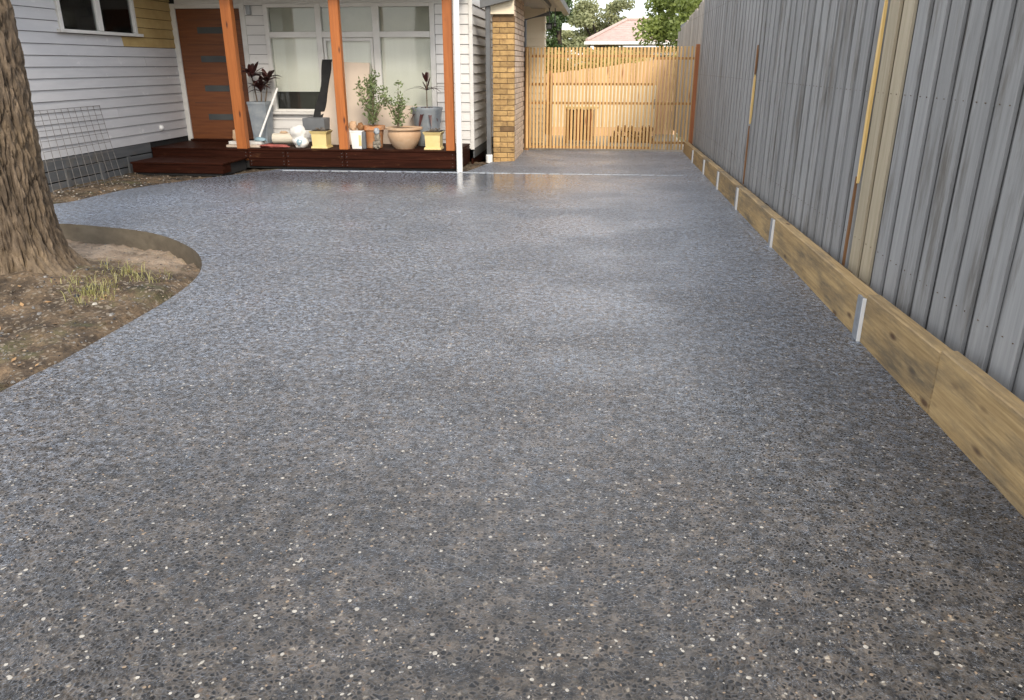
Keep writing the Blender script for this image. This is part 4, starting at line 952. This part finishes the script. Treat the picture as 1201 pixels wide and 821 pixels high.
# 13 blue planter with bromeliad like plant
T = thing('potted_plant', 'round blue grey planter with a dark leaved plant near the right hand post', 'potted plant', (-2.80, 12.72, DZ))
b = MB(); b.lathe((-2.80, 12.72, DZ), [(.16, 0), (.19, .2), (.25, .55), (.262, .57), (.262, .60), (.24, .602), (.235, .56)], 30); part(T, 'planter', b, 'bluegrey', True)
b = MB(); b.lathe((-2.80, 12.72, DZ+.54), [(.232, 0), (.22, .03)], 20); part(T, 'potting_soil', b, 'potsoil')
top = Vector((-2.78, 12.66, DZ+.86)); b = MB(); b.tube([(-2.79, 12.7, DZ+.55), (-2.785, 12.68, DZ+.8), (top.x, top.y, top.z+.18)], [.010, .008, .006], 6); part(T, 'stem', b, 'twig')
for (a, L_, ar, dr_) in ((3.3, .42, .45, .5), (2.8, .30, .6, .4), (0.1, .38, .5, .35), (.5, .36, .35, .35), (5.8, .34, .5, .55), (4.0, .22, 1.2, .3), (1.0, .28, 1.2, .2), (-.4, .25, .9, .8)):
    link('leaf', blade(L_, .018, ar, dr_).mesh('leaf', 'darkleaf', smooth=True), tuple(top), T, rot=(0, 0, a))
for i in range(7): link('leaf', blade(R.uniform(.12, .20), .030, 1.3, .1).mesh('leaf', 'darkleaf', smooth=True), (top.x, top.y, top.z+.13), T, rot=(R.uniform(-.3, .3), 0, i*.9))
for i in range(9): link('leaf', blade(R.uniform(.26, .40), .034, R.uniform(.5, 1.0), R.uniform(.9, 1.5)).mesh('leaf', 'darkleaf', smooth=True), (top.x, top.y, top.z-.30), T, rot=(0, 0, i*.72+3))

# ------------------------------------------------------------------ beyond the yard
def tree(name, label, base, th, tr, clumps, n, size, mat, seed):
    T = thing(name, label, 'tree', base, 'trees beyond the gate'); b = MB(); x, y, z = base
    b.tube([(x, y, z), (x+.1, y, z+th*.5), (x, y, z+th)], [tr, tr*.8, tr*.5], 9)
    for (c, r_) in clumps[:7]: b.tube([(x, y, z+th*.6), ((x+c[0])/2, (y+c[1])/2, (z+th*.6+c[2])/2+.2), c], [tr*.4, tr*.3, tr*.1], 6)
    part(T, 'trunk', b, 'bark', True); part(T, 'crown', crown(clumps, n, size, mat, seed), mat)
def clus(c, R_, n, seed, cr_=.38):
    r = random.Random(seed); out = []
    for i in range(n):
        d = Vector((r.gauss(0, 1), r.gauss(0, 1), r.gauss(0, 1))).normalized()*r.uniform(.45, .95)
        s_ = cr_*r.uniform(.7, 1.25); out.append(((c[0]+d.x*R_[0], c[1]+d.y*R_[1], c[2]+d.z*R_[2]), (R_[0]*s_, R_[1]*s_, R_[2]*s_*.8)))
    return out
tree('gum_tree', 'hazy grey green gum tree behind the pink tiled roof', (.0, 40, -.2), 3.2, .18, clus((-.15, 40, 3.15), (2.0, 1.6, 1.45), 26, 11, .32)+clus((-1.5, 38, 2.4), (1.1, .8, .6), 8, 12, .4), 14000, .14, 'euc', 1)
tree('dark_tree', 'dark green bushy tree beside the house eave above the gate', (-1.3, 23, -.2), 1.6, .09, clus((-1.30, 23, 2.1), (.55, .8, .72), 10, 4, .5), 5000, .09, 'conif', 2)
tree('tall_tree', 'tall green tree behind the dark bushy tree and the eave', (-1.6, 30, -.2), 3, .16, clus((-1.55, 30, 3.5), (.8, 1.2, 1.0), 10, 6, .45), 4000, .12, 'conif', 3)
tree('broad_tree', 'broad bright green tree beside the bleached end of the paling fence', (3.2, 27, -.2), 2.8, .22, clus((3.1, 27, 3.1), (1.75, 1.6, 1.7), 26, 14, .36), 15000, .13, 'bright', 4)
T = thing('boundary_shrubs', 'yellow green shrub growth above the rear fence behind the gate', 'shrubs', (0, 21, 0))
part(T, 'foliage', crown([((xx, 21.2, 1.55), (.45, .4, .4)) for xx in (-1.3, -.8, -.3, .2, .7)]+[((x0*.5-2.2, 21+.3*sin(x0), 1.25+.12*sin(x0*1.7)), (.5, .5, .62)) for x0 in range(0, 10)], 9000, .09, 'shrub', 8), 'shrub', kind='stuff')
# neighbour house
N = thing('neighbour_house', 'distant house with pinkish tiled hip roof and white gutter beyond the gate', 'house', (3, 35, 0))
b = MB(); b.box((-.3, 32.4, -.2), (7, 39, 2.2)); part(N, 'wall', b, 'nbrwall')
b = MB(); e = 2.40
def roofpt(u, v, p00, p10, p01, p11):
    return (Vector(p00)*(1-u)+Vector(p10)*u)*(1-v)+(Vector(p01)*(1-u)+Vector(p11)*u)*v
A, B_, C_, D_, E_, F_ = (-.6, 31.95, e), (7.4, 31.95, e), (7.4, 39.4, e), (-.6, 39.4, e), (1.0, 35.4, 3.30), (5.6, 35.4, 3.30)
for (p0, p1, q0, q1) in ((A, B_, E_, F_), (D_, A, E_, E_), (B_, C_, F_, F_), (C_, D_, F_, E_)):
    n = 11
    for i in range(n):     # overlapping tile courses, each a step
        v0, v1 = i/n, (i+1)/n; a = roofpt(0, v0, p0, p1, q0, q1); c = roofpt(1, v0, p0, p1, q0, q1); d = roofpt(1, v1, p0, p1, q0, q1); f = roofpt(0, v1, p0, p1, q0, q1)
        up = Vector((0, 0, .03)); b.face([a+up, c+up, d, f]); b.face([a-up*.2, c-up*.2, c+up, a+up])
part(N, 'roof', b, 'rooftile')
b = MB(); b.tube([Vector(A)+Vector((0, 0, .05)), Vector(E_)+Vector((0, 0, .05)), Vector(F_)+Vector((0, 0, .05)), Vector(B_)+Vector((0, 0, .05))], .07, 7); part(N, 'ridge_cap', b, 'rooftile', True)
b = MB(); b.cbox((-.7, 31.84, e-.12), (7.5, 31.94, e-.005), .01); b.cbox((-.7, 31.941, e-.12), (-.61, 39.4, e-.005), .01); part(N, 'gutter', b, 'wpvc')
b = MB(); b.box((1.9, 32.36, .9), (3.3, 32.39, 2.0)); w_ = part(N, 'window', b, 'white'); b = MB(); b.box((2.0, 32.34, 1.0), (3.2, 32.355, 1.9)); sub(w_, 'pane', b, 'strip')

for o in bpy.data.objects:
    if '_w' in o: del o['_w']
print('objects', len(bpy.data.objects), 'tris', sum(len(o.data.polygons) for o in bpy.data.objects if o.type == 'MESH'))
